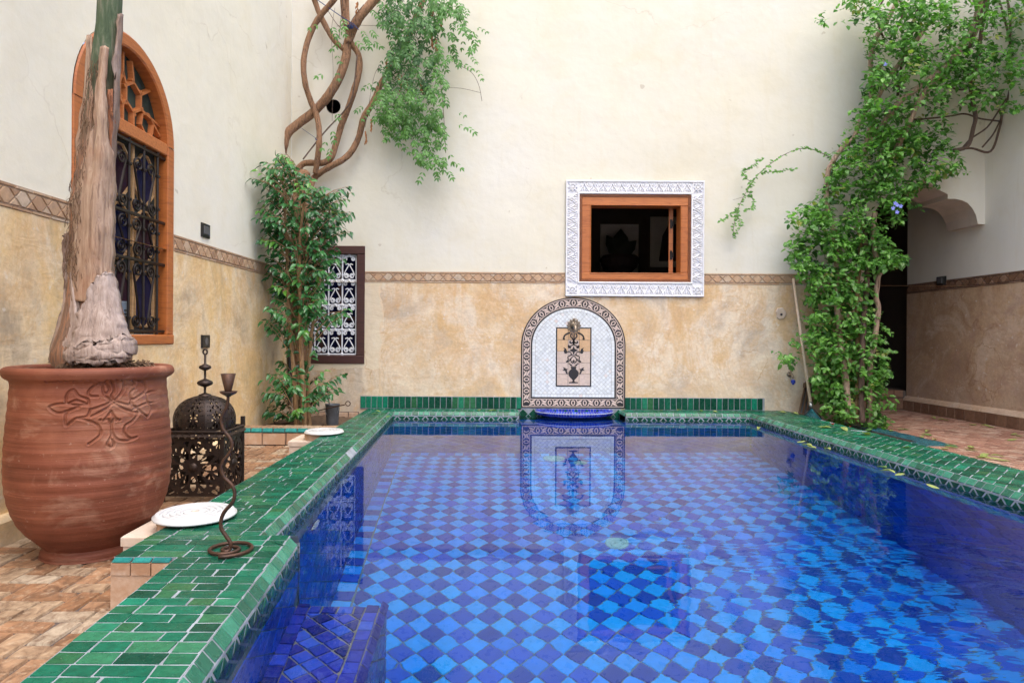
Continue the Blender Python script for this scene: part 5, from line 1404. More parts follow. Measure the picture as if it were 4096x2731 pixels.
sheath([(112, 234, 246), (160, 226, 245), (205, 221, 243), (308, 211, 250), (380, 196, 257), (440, 178, 260), (500, 168, 258), (560, 165, 256), (620, 164, 256), (660, 162, 258), (690, 170, 250)], .010, M['palm sheath'], .012, .006, .022)
sheath([(205, 246, 256), (300, 250, 262), (400, 252, 262), (520, 248, 258), (600, 246, 257)], .006, M['palm bark red'], .006, .004)
for rr_ in ([(440, 206, 212), (500, 200, 216), (560, 196, 214), (620, 200, 212)], [(520, 178, 186), (570, 174, 194), (625, 178, 190)], [(470, 238, 243), (540, 232, 246), (600, 230, 248), (640, 236, 246)], [(560, 216, 222), (600, 212, 226), (640, 214, 224)]):
    sheath(rr_, .013, M['palm bark red'], .004, .0)
sheath([(538, 146, 160), (560, 146, 166), (605, 148, 172), (680, 150, 182), (740, 150, 190)], .0, M['palm sheath dark'], .010, .004)
sheath([(603, 154, 166), (640, 151, 170), (667, 149, 174), (718, 142, 180), (769, 130, 186), (800, 120, 186), (834, 115, 172)], .012, M['palm sheath grey'], .010, .010)
sheath([(628, 230, 256), (640, 216, 261), (660, 206, 266), (685, 196, 270), (718, 184, 275), (745, 178, 284), (765, 172, 292), (785, 164, 300), (800, 156, 304)], .022, M['palm sheath grey'], .012, .008, .012)
sheath([(774, 240, 298), (786, 198, 304), (798, 168, 308), (812, 154, 306), (824, 154, 290), (834, 168, 262)], .042, M['palm sheath grey'], .014, .006)
m = MB()
for k in range(260):
    v_ = U(150, 640); l, r_ = out_at(v_); u = U(l+4, r_-4) if k % 3 else U(l+20, l+45)
    p = at(u, v_, TY); rr = (at(r_, v_, TY)[0]-at(l, v_, TY)[0])/2; c0 = at((l+r_)/2, v_, TY)
    dx = (p[0]-c0[0])/rr; y_ = TY-rr*math.sqrt(max(.05, 1-dx*dx))-.004
    q = (p[0]+U(-.010, .010), y_-U(.0, .010), p[2]-U(.02, .06)); m.tube([(p[0], y_, p[2]), ((p[0]+q[0])/2, y_-.010, (p[2]+q[2])/2), q], .0012, 3)
m.build('fibre', M['palm fibre'], palm); m = MB()
for k in range(300):
    a = U(-PI*.95, PI*.2); r_ = U(.12, .17); p = (PX+.035+r_*math.cos(a), TY+r_*math.sin(a), U(.55, .60))
    m.tube([p, (p[0]+U(-.03, .03), p[1]+U(-.03, .02), p[2]-U(.0, .03))], .0035, 3)
m.build('fibre', M['palm fibre'], palm)

# ================================================================== pierced iron lantern
lt = thing('iron_lantern', 'large dark pierced iron lantern with domed top standing behind the pot', 'lantern', (-1.529, 3.555, ZL))
lx0, lx1, ly0, ly1, lz0, lz1 = -1.684, -1.374, 3.40, 3.674, ZL+.03, .165
def flower(px, py, n=12):
    if abs(px) > .90 or abs(py) > .92: return True
    for cx, cy, sc in ((0, 0, 1.0), (-1, -1, .62), (1, -1, .62), (-1, 1, .62), (1, 1, .62)):
        x, y = (px-cx)/sc, (py-cy)/sc; r_ = math.hypot(x, y)
        if r_ > 1.02: continue
        if r_ < .16: return True
        if abs(r_-.97) < .05 and sc == 1: return True
        a = math.atan2(y, x); s = 2*PI/n; a = (a+s/2) % s-s/2
        lx_, ly_ = r_*math.cos(a), r_*math.sin(a)
        e_ = ((lx_-.56)/.40)**2+(ly_/.165)**2
        if .42 < e_ < 1.38: return True
    return False
def pierced(F, x0, x1, y0, y1, nx, ny, fn, mb):
    for i in range(nx):
        for j in range(ny):
            px, py = -1+2*(i+.5)/nx, -1+2*(j+.5)/ny
            if fn(px, py): mb.quad(F(x0+(x1-x0)*i/nx, y0+(y1-y0)*j/ny), F(x0+(x1-x0)*(i+1)/nx, y0+(y1-y0)*j/ny), F(x0+(x1-x0)*(i+1)/nx, y0+(y1-y0)*(j+1)/ny), F(x0+(x1-x0)*i/nx, y0+(y1-y0)*(j+1)/ny))
sides = [Frame((lx0, ly0, 0), (1, 0, 0), (0, 0, 1), (0, -1, 0)), Frame((lx1, ly0, 0), (0, 1, 0), (0, 0, 1), (1, 0, 0)), Frame((lx0, ly1, 0), (0, -1, 0), (0, 0, 1), (-1, 0, 0)), Frame((lx1, ly1, 0), (-1, 0, 0), (0, 0, 1), (0, 1, 0))]
lens_ = [lx1-lx0, ly1-ly0, ly1-ly0, lx1-lx0]
for F, L in zip(sides, lens_):
    m = MB(); pierced(F, 0, L, lz0, lz1, 58, 58, lambda a, b: flower(a, b), m); o = m.build('side_panel', M['iron lantern'], lt); solid(o, .006)
    m = MB(); m.lathe([(.026, 0), (.022, .008), (.012, .014), (0, .016)], (0, 0, 0), 14)
    m.v = [F(L/2+p[0], (lz0+lz1)/2+p[1], p[2]) for p in m.v]; m.build('boss', M['iron lantern'], o, True)
m = MB()
for x in (lx0, lx1):
    for y in (ly0, ly1): m = MB(); m.box(x-.007, x+.007, y-.007, y+.007, ZL, lz1+.004); m.box(x-.010, x+.010, y-.010, y+.010, lz1+.03, lz1+.085); m.build('corner_post', M['iron lantern'], lt)
m = MB()
for F, L in zip(sides, lens_):
    for k in range(9):
        a, b = L*k/9-.008*(k == 0), L*(k+1)/9+.008*(k == 8)
        m.add([F(a, lz1+.022, .006), F((a+b)/2, lz1+.004, .022), F(b, lz1+.022, .006), F((a+b)/2, lz1+.038, .010), F(a, lz1+.036, .004), F(b, lz1+.036, .004)], [(0, 1, 2, 3), (0, 3, 4), (2, 5, 3)])
    m.tube([F(-.01, lz1+.010, .008), F(L+.01, lz1+.010, .008)], .007, 6); m.tube([F(-.01, lz1+.036, .006), F(L+.01, lz1+.036, .006)], .006, 6)
m.build('scalloped_rim', M['iron lantern'], lt)
dcx, dcy, dz = (lx0+lx1)/2, (ly0+ly1)/2, lz1+.036
dprof = [(.150, 0), (.154, .035), (.153, .065), (.143, .100), (.122, .132), (.088, .157), (.045, .172), (.022, .176)]
dp = catmull(dprof, 4)
m = MB(); NS = 8
def dome_pt(k, t_, s_):
    i = min(int(t_*(len(dp)-1)), len(dp)-2); f_ = t_*(len(dp)-1)-i
    r_ = dp[i][0]+(dp[i+1][0]-dp[i][0])*f_; z_ = dp[i][1]+(dp[i+1][1]-dp[i][1])*f_
    a0, a1 = 2*PI*(k-.5)/NS+PI/2, 2*PI*(k+.5)/NS+PI/2; q_ = s_
    ca = (math.cos(a0)*(1-q_)+math.cos(a1)*q_, math.sin(a0)*(1-q_)+math.sin(a1)*q_); bl = math.hypot(*ca)
    kk = 1/ (bl*.55+.45)
    return (dcx+r_*ca[0]*kk*1.02, dcy+r_*.93*ca[1]*kk*1.02, dz+z_)
def dome_hole(px, t_):
    w = 1.0-.75*t_
    if abs(px) > .86 or t_ < .05 or t_ > .90 or t_ > .4 and abs(px) > .80: return True
    for cy, sc in ((.24, .20), (.62, .17)):
        x, y = px*.52, (t_-cy)*1.25; r_ = math.hypot(x, y)/ (sc*1.3)
        if r_ < 1.25:
            if r_ < .18 or abs(r_-1.12) < .13: return True
            a = math.atan2(y, x); s = 2*PI/8; a = (a+s/2) % s-s/2
            return abs(a) > .20 if r_ > .3 else abs(a) > .12
    x_ = abs(px*2.2-round(px*2.2)); y_ = abs(t_*11-round(t_*11)); return x_+y_ > .42
nt_, ns_ = 54, 22
for k in range(NS):
    for i in range(ns_):
        for j in range(nt_):
            if dome_hole(-1+2*(i+.5)/ns_, (j+.5)/nt_): m.quad(dome_pt(k, j/nt_, i/ns_), dome_pt(k, j/nt_, (i+1)/ns_), dome_pt(k, (j+1)/nt_, (i+1)/ns_), dome_pt(k, (j+1)/nt_, i/ns_))
o = m.build('dome', M['iron lantern'], lt); solid(o, .005)
m = MB()
m.lathe([(.034, -.004), (.032, .006), (.014, .012), (.006, .016), (.006, .045), (.018, .050), (.036, .058), (.0415, .068), (.036, .078), (.018, .086), (.006, .092), (.006, .135), (.016, .139), (.029, .146), (.032, .153), (.029, .160), (.015, .167), (.006, .172), (.006, .225), (.002, .228)], (dcx, dcy, dz+.176), 18)
hc = (dcx, dcy, dz+.176+.236)
m.tube([(hc[0]+.011*math.cos(k*PI/6), hc[1], hc[2]+.014*math.sin(k*PI/6)) for k in range(13)], .0045, 6)
m.build('finial', M['iron lantern'], lt, True)

# ================================================================== wrought candle holder on the coping
CY = 2.12
ch_ = thing('candle_holder', 'wavy rusty iron candle holder with coiled foot standing on the green coping', 'candle holder', at(514, 1265, CY)[:2]+(0,))
def zp(zx, zy, y=CY): return at((600+zx*.6378)/1.7415, (1300+zy*.6378)/1.7415, y)
st_ = [(490, 452), (484, 505), (462, 555), (447, 600), (462, 655), (500, 705), (515, 750), (498, 805), (462, 850), (448, 900), (468, 955), (512, 1000), (532, 1050), (518, 1110), (470, 1165), (446, 1220), (448, 1275), (480, 1325), (506, 1365), (503, 1400)]
stem = [zp(*p) for p in catmull(st_, 4)]
fc = zp(500, 1408)
stem.append((fc[0], CY-.004, .012))
m = MB(); m.tube(stem, [.0052+.0015*i/len(stem) for i in range(len(stem))], 8)
coil = []
for i in range(61):
    a = -PI*.5-4.0*PI*i/60; r_ = .022+.052*min(1, max(0, (i-14)/34)); coil.append((fc[0]+r_*math.cos(a)*1.0-.006*min(1, i/30), CY+r_*math.sin(a), .0085))
coil += [(coil[-1][0]+.02, coil[-1][1]+.035, .010), (coil[-1][0]+.055, coil[-1][1]+.06, .016)] if False else []
m.tube([(fc[0], CY-.004, .012), (fc[0]+.002, CY-.012, .0085)]+coil, .0060, 8)
m.build('stem', M['iron rust'], ch_, True)
tp_ = zp(490, 440); m = MB()
m.lathe([(.004, -.006), (.012, .000), (.024, .006), (.028, .013), (.0265, .0135), (.012, .004), (.006, .004)], tp_, 20, fn=lambda a, z: 1+.05*math.sin(3*a)); m.build('drip_pan', M['iron rust'], ch_, True)
m = MB(); m.lathe([(0, .004), (.0085, .004), (.012, .020), (.0235, .070), (.0215, .0705), (.010, .022), (0, .018)], tp_, 20); m.build('cup', M['iron rust'], ch_, True)

# ================================================================== skimmer lids and their masonry
for (cx, cy, r_, lab, blab, bx) in (
    (-1.117, 2.505, .1500, 'near white ridged plastic pool lid on the green coping beside the terracotta pot', 'pale square masonry block under the lid close to the terracotta pot', (-1.335, -1.182, 2.40, 2.72)),
    (-1.172, 4.70, .1400, 'far white plastic pool lid on the green coping in front of the planter', 'pale square masonry block under the lid in front of the planter', (-1.395, -1.170, 4.60, 4.92))):
    m = MB()
    m.prism(floor_frame(0), rect(*bx), ZL-.01, -.075, 0, .5); m.prism(floor_frame(0), [(bx[0]-.006, bx[2]-.006), (bx[1], bx[2]-.006), (bx[1], bx[3]), (bx[0]-.006, bx[3])], -.073, -.036, .006, .3)
    b_ = thing('masonry_block', blab, 'block', ((bx[0]+bx[1])/2, (bx[2]+bx[3])/2, ZL), 'masonry blocks along the coping')
    m.build('body', M['stone block'], b_)
    m = MB(); m.lathe([(.100, -.036), (.104, .004), (.09, .010), (0, .010)], (cx-.035, cy, 0), 24); m.build('neck', M['planter brick'], b_, True)
    ld = thing('skimmer_cover', lab, 'lid', (cx, cy, .008), 'white skimmer covers')
    m = MB(); m.lathe([(0, .010), (r_*.97, .010), (r_, .012), (r_, .018), (r_*.95, .021), (r_*.94, .027), (r_*.90, .029)], (cx, cy, 0), 48); m.build('rim', M['plastic white'], ld, True)
    pr = [(r_*.90, .029)]
    for k in (8.4, 6.8, 5.2, 3.6): q = r_*k/10.2; pr += [(q, .0295), (q-.002, .0225), (q-.009, .0225), (q-.011, .0295)]
    pr += [(r_*.10, .030), (r_*.09, .024), (0, .024)]
    m = MB(); m.lathe(pr, (cx, cy, 0), 48); m.build('ridged_disc', M['plastic white'], ld)
    m = MB(); m.lathe([(r_*.092, .0285), (r_*.085, .0262), (0, .0262)], (cx, cy, 0), 20); m.build('finger_hole', M['stone block'], ld)

# ================================================================== corner planter, bucket, rods
pn = thing('planter', 'low brick corner planter edged with teal tiles under the ficus', 'planter', (-1.55, 5.3, ZL))
pxl, pxr, pyf = lwx(5.2)+.004, -1.17, 5.17
m = MB(); m.box(pxl, pxr, pyf+.012, pyf+.14, ZL, -.036, .5, 0)
Fpf = Frame((0, pyf+.012, 0), (1, 0, 0), (0, 0, 1), (0, -1, 0)); xx = pxl
while xx < pxr-.02:
    e = min(xx+U(.165, .20), pxr); m.tile(Fpf, rect(xx, e, ZL, -.062), .006, .012, .005, U(.1, 1), .02, 1, .002); xx = e
m.build('brick_face', [M['grout brown'], M['planter brick']], pn)
m = MB(); xx = pxl
while xx < pxr-.02:
    e = min(xx+U(.085, .10), pxr)
    qtile(m, (xx, pyf-.004, -.062), (e, pyf-.004, -.062), (e, pyf+.018, -.026), (xx, pyf+.018, -.026), .005, .006, .004, U(.1, .9), .03, 1); xx = e
m.box(pxl, pxr, pyf+.008, pyf+.02, -.062, -.034, .5, 0)
m.build('teal_edge', [M['grout brown'], M['zellige teal']], pn)
m = MB(); xx = pxl
m.box(pxl, pxr, pyf+.018, pyf+.165, -.06, -.032, .5, 0)
while xx < pxr-.02:
    e = min(xx+U(.13, .16), pxr); m.tile(floor_frame(-.032), rect(xx, e, pyf+.02, pyf+.165), .005, .007, .004, U(.4, 1), .02, 1, .001); xx = e
m.build('rim', [M['grout brown'], M['floor brick']], pn)
m = MB(); nx_, ny_ = 22, 32; v = []
for j in range(ny_+1):
    for i in range(nx_+1):
        y_ = pyf+.15+(WB-.02-pyf-.15)*j/ny_; x_ = lwx(y_)+.005+(-1.17-lwx(y_))*i/nx_
        v.append((x_, y_, -.085+.03*mnoise.noise((x_*6, y_*6, 0))+.014*mnoise.noise((x_*25, y_*25, 3))))
m.add(v, [(j*(nx_+1)+i, j*(nx_+1)+i+1, (j+1)*(nx_+1)+i+1, (j+1)*(nx_+1)+i) for j in range(ny_) for i in range(nx_)]); m.build('soil', M['soil'], pn, True)
bu = thing('bucket', 'small grey zinc bucket in the planter beside the corner tree', 'bucket', (-1.36, 5.75, -.09))
m = MB(); m.lathe([(0, -.08), (.050, -.08), (.052, -.07), (.062, .100), (.065, .103), (.065, .108), (.060, .108), (.050, -.06), (0, -.06)], (-1.362, 5.75, 0), 24); m.build('body', M['zinc'], bu, True)
m = MB(); m.tube([(-1.362+.062*math.cos(a*PI/10), 5.75-.02-.062*math.sin(a*PI/20)*.4, .095-.11*math.sin(a*PI/10)*.9) for a in range(11)], .003, 5); m.build('handle', M['steel'], bu)
m = MB()
def z3(zx, zy, y): return at((900+zx*.2551)/1.7415, (1500+zy*.2551)/1.7415, y)
pts = [z3(1880, 462, 5.62), z3(1600, 520, 5.64), z3(1430, 565, 5.66), z3(1120, 600, 5.72), z3(785, 690, 5.76), z3(755, 712, 5.76), z3(790, 770, 5.74), z3(880, 780, 5.70), z3(1150, 700, 5.68)]
m.tube(pts, .0055, 6); rc = z3(1928, 445, 5.62)
m.tube([(rc[0]+.020*math.cos(k*PI/8), rc[1], rc[2]+.020*math.sin(k*PI/8)) for k in range(17)], .0045, 6)
tag(m.build('iron_hook', M['iron rust'], None, origin=z3(1120, 690, 5.72)), 'long rusty iron hook with ring end lying across the planter', 'hook', kind='thing')
m = MB(); m.tube([z3(1605, 200, 5.80), z3(1622, 350, 5.78), z3(1648, 540, 5.76)], .0045, 6)
tag(m.build('iron_rod', M['iron rust'], None, origin=(-1.37, 5.76, .02)), 'thin rusty rod standing upright in the zinc bucket', 'rod', kind='thing')

# ================================================================== things by the right corner
net = thing('pool_net', 'wooden poled pool net with teal mesh leaning on the back wall', 'pool net', at(1866, 955, 6.08))
pt_, pb_ = at(1822, 640, 6.395), at(1862, 928, 6.11)
m = MB(); m.tube([pt_, vadd(vmul(pt_, .5), vmul(pb_, .5)), pb_], [.012, .0135, .0145], 10); m.build('pole', M['pole wood'], net, True)
m = MB(); pf = at(1863.2, 937, 6.10); m.tube([vadd(pb_, vmul(vsub(pb_, pf), .6)), pf], .017, 10); m.build('ferrule', M['steel'], net, True)
b0, b1, bm = at(1846, 958, 6.06), at(1889, 966, 6.04), at(1868, 964, 5.97)
m = MB(); m.tube(catmull([pf, at(1853, 946, 6.06), b0, bm, b1, at(1874, 944, 6.07), pf], 6), .006, 6); m.build('hoop', M['cable black'], net, True)
m = MB(); n = 12
for i in range(n+1):
    a = vadd(vmul(b0, 1-i/n), vmul(b1, i/n)); sag = (0, -.05*math.sin(PI*i/n), 0)
    a = vadd(a, sag); mid = vadd(vadd(vmul(a, .5), vmul(pf, .5)), (0, -.03*math.sin(PI*i/n), -.006)); m.tube([pf, mid, a], .0030, 4)
for j in range(1, 9):
    t_ = j/9; row = []
    for i in range(n+1):
        a = vadd(vadd(vmul(b0, 1-i/n), vmul(b1, i/n)), (0, -.05*math.sin(PI*i/n), 0)); row.append(vadd(vadd(vmul(a, t_), vmul(pf, 1-t_)), (0, -.025*math.sin(PI*i/n)*math.sin(PI*t_), .004*((i+j) % 2))))
    m.tube(row, .0028, 4)
v = [];
for i in range(n+1):
    a = vadd(vadd(vmul(b0, 1-i/n), vmul(b1, i/n)), (0, .01, 0)); v += [pf, vadd(vmul(a, .55), vmul(pf, .45)), a]
m.build('mesh', M['net teal'], net)
sl = thing('folded_stand', 'dark carved wooden folding stand leaning on the wall beside the pool net', 'stand', at(1848, 958, 6.25))
def z4(zx, zy, y): return at(1780+zx*.2432, 832.6+zy*.2432, y)
m = MB()
for (a, b, ya, yb) in (((285, 215), (225, 490), 6.34, 6.22), ((312, 215), (262, 500), 6.33, 6.21), ((335, 215), (298, 505), 6.32, 6.20), ((372, 215), (330, 520), 6.30, 6.18)):
    p, q = z4(*a, ya), z4(*b, yb); m.tube([p, vadd(vmul(p, .5), vmul(q, .5)), q], .0085, 4)
for t_ in (.04, .96):
    p = vadd(vmul(z4(285, 215, 6.34), 1-t_), vmul(z4(225, 490, 6.22), t_)); q = vadd(vmul(z4(372, 215, 6.30), 1-t_), vmul(z4(330, 520, 6.18), t_)); m.tube([p, q], .010, 4)
m.build('frame', M['wood dark brown'], sl)
m = MB(); p = [z4(282, 228, 6.35), z4(372, 228, 6.315), z4(330, 510, 6.195), z4(226, 484, 6.235)]; m.add(p+[vadd(q, (0, .012, 0)) for q in p], [(0, 1, 2, 3), (7, 6, 5, 4), (0, 4, 5, 1), (1, 5, 6, 2), (2, 6, 7, 3), (3, 7, 4, 0)]); m.build('panel', M['cable black'], sl)
m = MB(); c0 = z4(326, 216, 6.32)
Fh = Frame(c0, (1, 0, 0), (0, 0, 1), (0, -1, 0))
m.prism(Fh, [(-.055, -.02), (.055, -.02), (.052, .022), (.036, .030), (.028, .052), (.012, .058), (0, .075), (-.012, .058), (-.028, .052), (-.036, .030), (-.052, .022)], -.014, .014, .004)
m.build('carved_head', M['wood dark brown'], sl)
# planting hole with teal border by the right coping
bd = thing('planting_bed', 'soil planting hole framed by blue teal tiles beside the right coping', 'planting bed', (3.2, 5.8, ZR-.08))
m = MB(); 
for r_, L in ((rect(2.90, 3.62, 5.0, 5.19), 0), (rect(3.45, 3.62, 5.19, 6.418), 1)):
    m.prism(floor_frame(0), r_, -.20, ZR-.005, 0, .5, 0)
    x0_, x1_, y0_, y1_ = r_[0][0], r_[1][0], r_[0][1], r_[2][1]
    gen = ((0, rect(x0_+(0 if L else i*.055), x0_+(.17 if L else (i+1)*.055), y0_+(i*.055 if L else 0), y0_+((i+1)*.055 if L else .19))) for i in range(24))
    fill(m, floor_frame(ZR-.005), r_, gen, .004, .006, .003, lambda k: U(0, 1), .02, .001, 1)
m.build('tile_border', [M['grout brown'], M['zellige slate blue']], bd)
m = MB(); v = []; nx_, ny_ = 14, 26
for j in range(ny_+1):
    for i in range(nx_+1):
        x_, y_ = 2.90+.555*i/nx_, 5.185+1.23*j/ny_; v.append((x_, y_, ZR-.062+.03*mnoise.noise((x_*8, y_*8, 4))))
m.add(v, [(j*(nx_+1)+i, j*(nx_+1)+i+1, (j+1)*(nx_+1)+i+1, (j+1)*(nx_+1)+i) for j in range(ny_) for i in range(nx_)]); m.build('soil', M['soil'], bd, True)

# ================================================================== climbing vine of the left corner
def z1(zx, zy): return (516.8+.3662*zx, .3662*zy)
vine = thing('climbing_vine', 'twisting brown climbing vine with hanging green leaves on the back wall', 'climbing plant', at(697, 975, 5.95))
SN = [0]
def stem3(mb, px, rad, y0=6.30, wob=.03, n=9, k=6, taper=1.0, mp=z1, ys=None):
    """a woody stem through picture-measured points; it weaves in depth in front of the wall"""
    SN[0] += 1; out = []
    pp = catmull([mp(*p) for p in px], k)
    for i, (u, v) in enumerate(pp):
        y_ = y0+wob*math.sin(i*.23+SN[0]*1.7) if ys is None else ys[0]+(ys[1]-ys[0])*i/(len(pp)-1)
        out.append(at(u, v, y_))
    L = len(out)
    rr = [rad*(1-(1-taper)*i/(L-1))*(1+.10*mnoise.noise((i*.35, SN[0]*3.1, 0))) for i in range(L)]
    # oval, ridged section
    m0 = len(mb.v); mb.tube(out, rr, n, U(.3, .7))
    for i in range(m0, len(mb.v)):
        p = mb.v[i]; c = out[(i-m0)//n] if (i-m0)//n < L else out[-1]
        k_ = 1+.10*mnoise.noise((p[0]*60, p[1]*60, p[2]*9))
        mb.v[i] = (c[0]+(p[0]-c[0])*k_, c[1]+(p[1]-c[1])*k_, c[2]+(p[2]-c[2])*k_)
    return out
VST = [
 ([(345, 1100), (350, 1010), (365, 920), (395, 835), (470, 770), (560, 700), (650, 600), (720, 480), (757, 370), (768, 290), (792, 210), (832, 130), (885, 60), (945, -5), (1010, -70), (1060, -140)], .0425, 6.28),
 ([(720, -60), (680, 5), (622, 72), (560, 160), (512, 280), (492, 400), (502, 520), (532, 620), (572, 720), (588, 800), (590, 900), (580, 1000), (566, 1090)], .0275, 6.24),
 ([(530, -90), (558, -10), (590, 80), (642, 185), (692, 262), (748, 312)], .0265, 6.31),
 ([(790, 270), (838, 345), (842, 440), (812, 560), (772, 680), (732, 780), (702, 880), (668, 985), (615, 1022), (540, 1022), (492, 1028), (455, 1065), (430, 1110)], .0295, 6.30),
 ([(1290, -120), (1250, -20), (1200, 100), (1130, 290), (1040, 430), (972, 540), (930, 640), (870, 740), (842, 850), (800, 940), (742, 1000), (650, 1050), (582, 1095), (545, 1135), (520, 1175)], .0300, 6.29),
 ([(730, -120), (737, -20), (747, 100), (768, 190), (775, 270)], .0270, 6.27),
 ([(764, -120), (765, -20), (768, 90), (772, 170)], .020, 6.25)]
for px, r_, y_ in VST:
    m = MB(); stem3(m, px, r_, y_); m.build('stem', M['bark vine'], vine, True)
m = MB(); stem3(m, [(500, 1085), (470, 1180), (450, 1330), (455, 1500), (460, 1680), (455, 1900), (462, 2120), (470, 2360), (472, 2640)], .052, 6.1, 0, 10, 6, 1.15, z1, (6.24, 5.82)); stem3(m, [(545, 1130), (520, 1230), (500, 1400), (505, 1650), (492, 1900), (490, 2200), (500, 2640)], .036, 6.1, 0, 9, 6, 1.1, z1, (6.26, 5.86)); m.build('stem', M['bark vine'], vine, True)
tw = MB()
for px, r_ in (([(830, 345), (800, 600), (745, 700), (640, 812), (550, 922), (490, 1000)], .0075), ([(975, 405), (930, 500), (880, 800)], .002), ([(690, 50), (668, 200), (678, 420), (676, 560), (672, 760)], .002), ([(740, -10), (722, 180), (715, 250)], .003), ([(1030, 165), (850, 160), (700, 165)], .002), ([(1380, 552), (1480, 555), (1600, 582)], .002), ([(1440, 400), (1540, 450), (1590, 530), (1612, 635)], .0025), ([(965, 420), (990, 480), (975, 540)], .003), ([(1100, 450), (1000, 545)], .002), ([(640, 60), (700, 150), (775, 225)], .003), ([(870, 30), (800, 120), (775, 180)], .003), ([(1190, 180), (1225, 330), (1210, 480), (1260, 620)], .003), ([(1300, 40), (1330, 200), (1340, 400), (1370, 700), (1385, 960)], .003), ([(1100, 300), (1090, 500), (1050, 620)], .0025)):
    stem3(tw, px, r_, 6.22, .03, 5, 5)
tw.build('twig', M['bark twig'], vine, True)
rp = MB()
stem3(rp, [(545, -40), (580, 0), (650, 50), (740, 112), (800, 150), (838, 188)], .0042, 6.21, .004, 6)
rp.build('rope', M['rope blue'], vine); rp = MB()
for k in range(5): rp.tube([at(*z1(770+k*5+16*math.cos(a), 150+k*5+10*math.sin(a)), 6.24-.03*math.cos(a-.8)) for a in [i*PI/6 for i in range(13)]], .004, 5)
rp.build('rope', M['rope blue'], vine); rp = MB()
rp.tube([at(*z1(578+11*math.cos(a), 872+6*math.sin(a)), 6.22-.03*math.sin(a)) for a in [i*PI/6 for i in range(13)]], .004, 5)
stem3(rp, [(480, 805), (530, 840), (570, 868)], .002, 6.24, .005, 5)
rp.build('rope', M['rope blue'], vine)
for (zx, zy, L_) in ((1298, 30, .10), (1355, 95, .09), (1298, 210, .12), (1323, 240, .11), (917, 745, .10), (881, 820, .11), (1100, 470, .14), (1143, 490, .10), (1230, 520, .07), (1085, 360, .09), (825, 10, .10), (1015, 370, .07)):
    m = MB(); p = at(*z1(zx, zy), 6.18)
    for k in range(9):
        c = (p[0]+U(-.008, .008), p[1]+U(-.008, .008), p[2]-L_*k/8); m.leaf(c, (U(-.5, .5), U(-.5, .3), -1), (0, -1, .3), U(.025, .04), .016, U(0, 1), .5, .4)
    m.build('seed_pod', M['seed pod'], vine)
lf = MB()
def pinnate(mb, p, d, up, L, npair, ls, tone):
    d = vnorm(d); cur = p; dd = d
    for i in range(npair):
        nxt = vadd(cur, vmul(dd, L/npair)); sd = vnorm(vcross(dd, up))
        for s in (-1, 1):
            q = vadd(vmul(sd, s*U(.7, 1.0)), vmul(dd, U(.3, .6))); mb.leaf(nxt, vadd(q, (0, 0, -.35)), vadd(up, (U(-.35, .35), U(-.3, .3), U(-.3, .3))), ls*U(.8, 1.15), ls*.40, min(1, max(0, tone+U(-.2, .2))), .2, .25)
        cur = nxt; dd = vnorm(vadd(dd, (U(-.1, .1), U(-.08, .08), -.14)))
    mb.leaf(cur, dd, up, ls*1.1, ls*.42, tone, .2, .25)
VREG = [(868, -40), (880, 60), (905, 75), (880, 150), (866, 205), (860, 250), (868, 300), (905, 325), (925, 350), (960, 372), (978, 398), (1005, 375), (1042, 385), (1046, 350), (1018, 300), (1010, 258), (1040, 250), (1020, 215), (1015, 165), (1050, 150), (1088, 165), (1098, 90), (1082, 45), (1060, 5), (1040, -40)]
n_ = 0
while n_ < 640:
    u, v = U(855, 1100), U(-40, 400)
    if not inside((u, v), VREG): continue
    dens = 1.0
    if u > 1015 and v > 40: dens = .30
    elif v > 300: dens = .6
    if R() > dens: continue
    n_ += 1; deep = R()
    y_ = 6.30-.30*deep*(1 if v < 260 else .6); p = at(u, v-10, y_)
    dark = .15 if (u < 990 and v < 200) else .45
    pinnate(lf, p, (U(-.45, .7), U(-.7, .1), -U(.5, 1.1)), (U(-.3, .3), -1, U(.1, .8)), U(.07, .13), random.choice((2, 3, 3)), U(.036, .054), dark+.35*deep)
for (zx, zy, dx, n) in ((660, 160, .6, 4), (700, 170, 1, 3), (620, 150, -.8, 2), (735, 100, .2, 3), (740, 250, -.5, 3), (800, 250, .8, 3), (850, 180, .5, 4), (870, 220, .3, 4), (900, 180, .8, 3), (905, 60, .6, 4), (940, 90, .3, 3), (960, 30, .8, 3), (975, 250, -.8, 3), (920, 265, .9, 3), (640, 460, -.8, 2), (690, 430, .3, 2), (690, 320, .4, 2), (665, 910, -.1, 3), (670, 800, .2, 3), (660, 860, -.3, 2), (695, 700, .2, 2), (1000, 20, .7, 4), (1040, 60, .6, 4), (880, 660, -.7, 3), (950, 640, -.6, 3), (920, 700, -.4, 3), (935, 520, -.5, 3), (1430, 360, .7, 3), (1480, 400, .9, 3), (1530, 350, .4, 3), (1570, 420, .5, 3), (1440, 700, .9, 2), (1500, 790, 1, 3), (1440, 770, .8, 2), (1560, 170, .9, 3), (1250, 1060, -.2, 3), (1310, 1070, .2, 3), (1390, 1060, .5, 3), (1430, 1010, .9, 2)):
    u, v = z1(zx, zy); pinnate(lf, at(u, v, U(6.12, 6.26)), (dx, -.3, -U(.3, .9)), (U(-.2, .2), -1, .5), U(.09, .15), n, U(.034, .05), U(.5, .95))
lf.build('foliage', M['leaf vine'], vine)

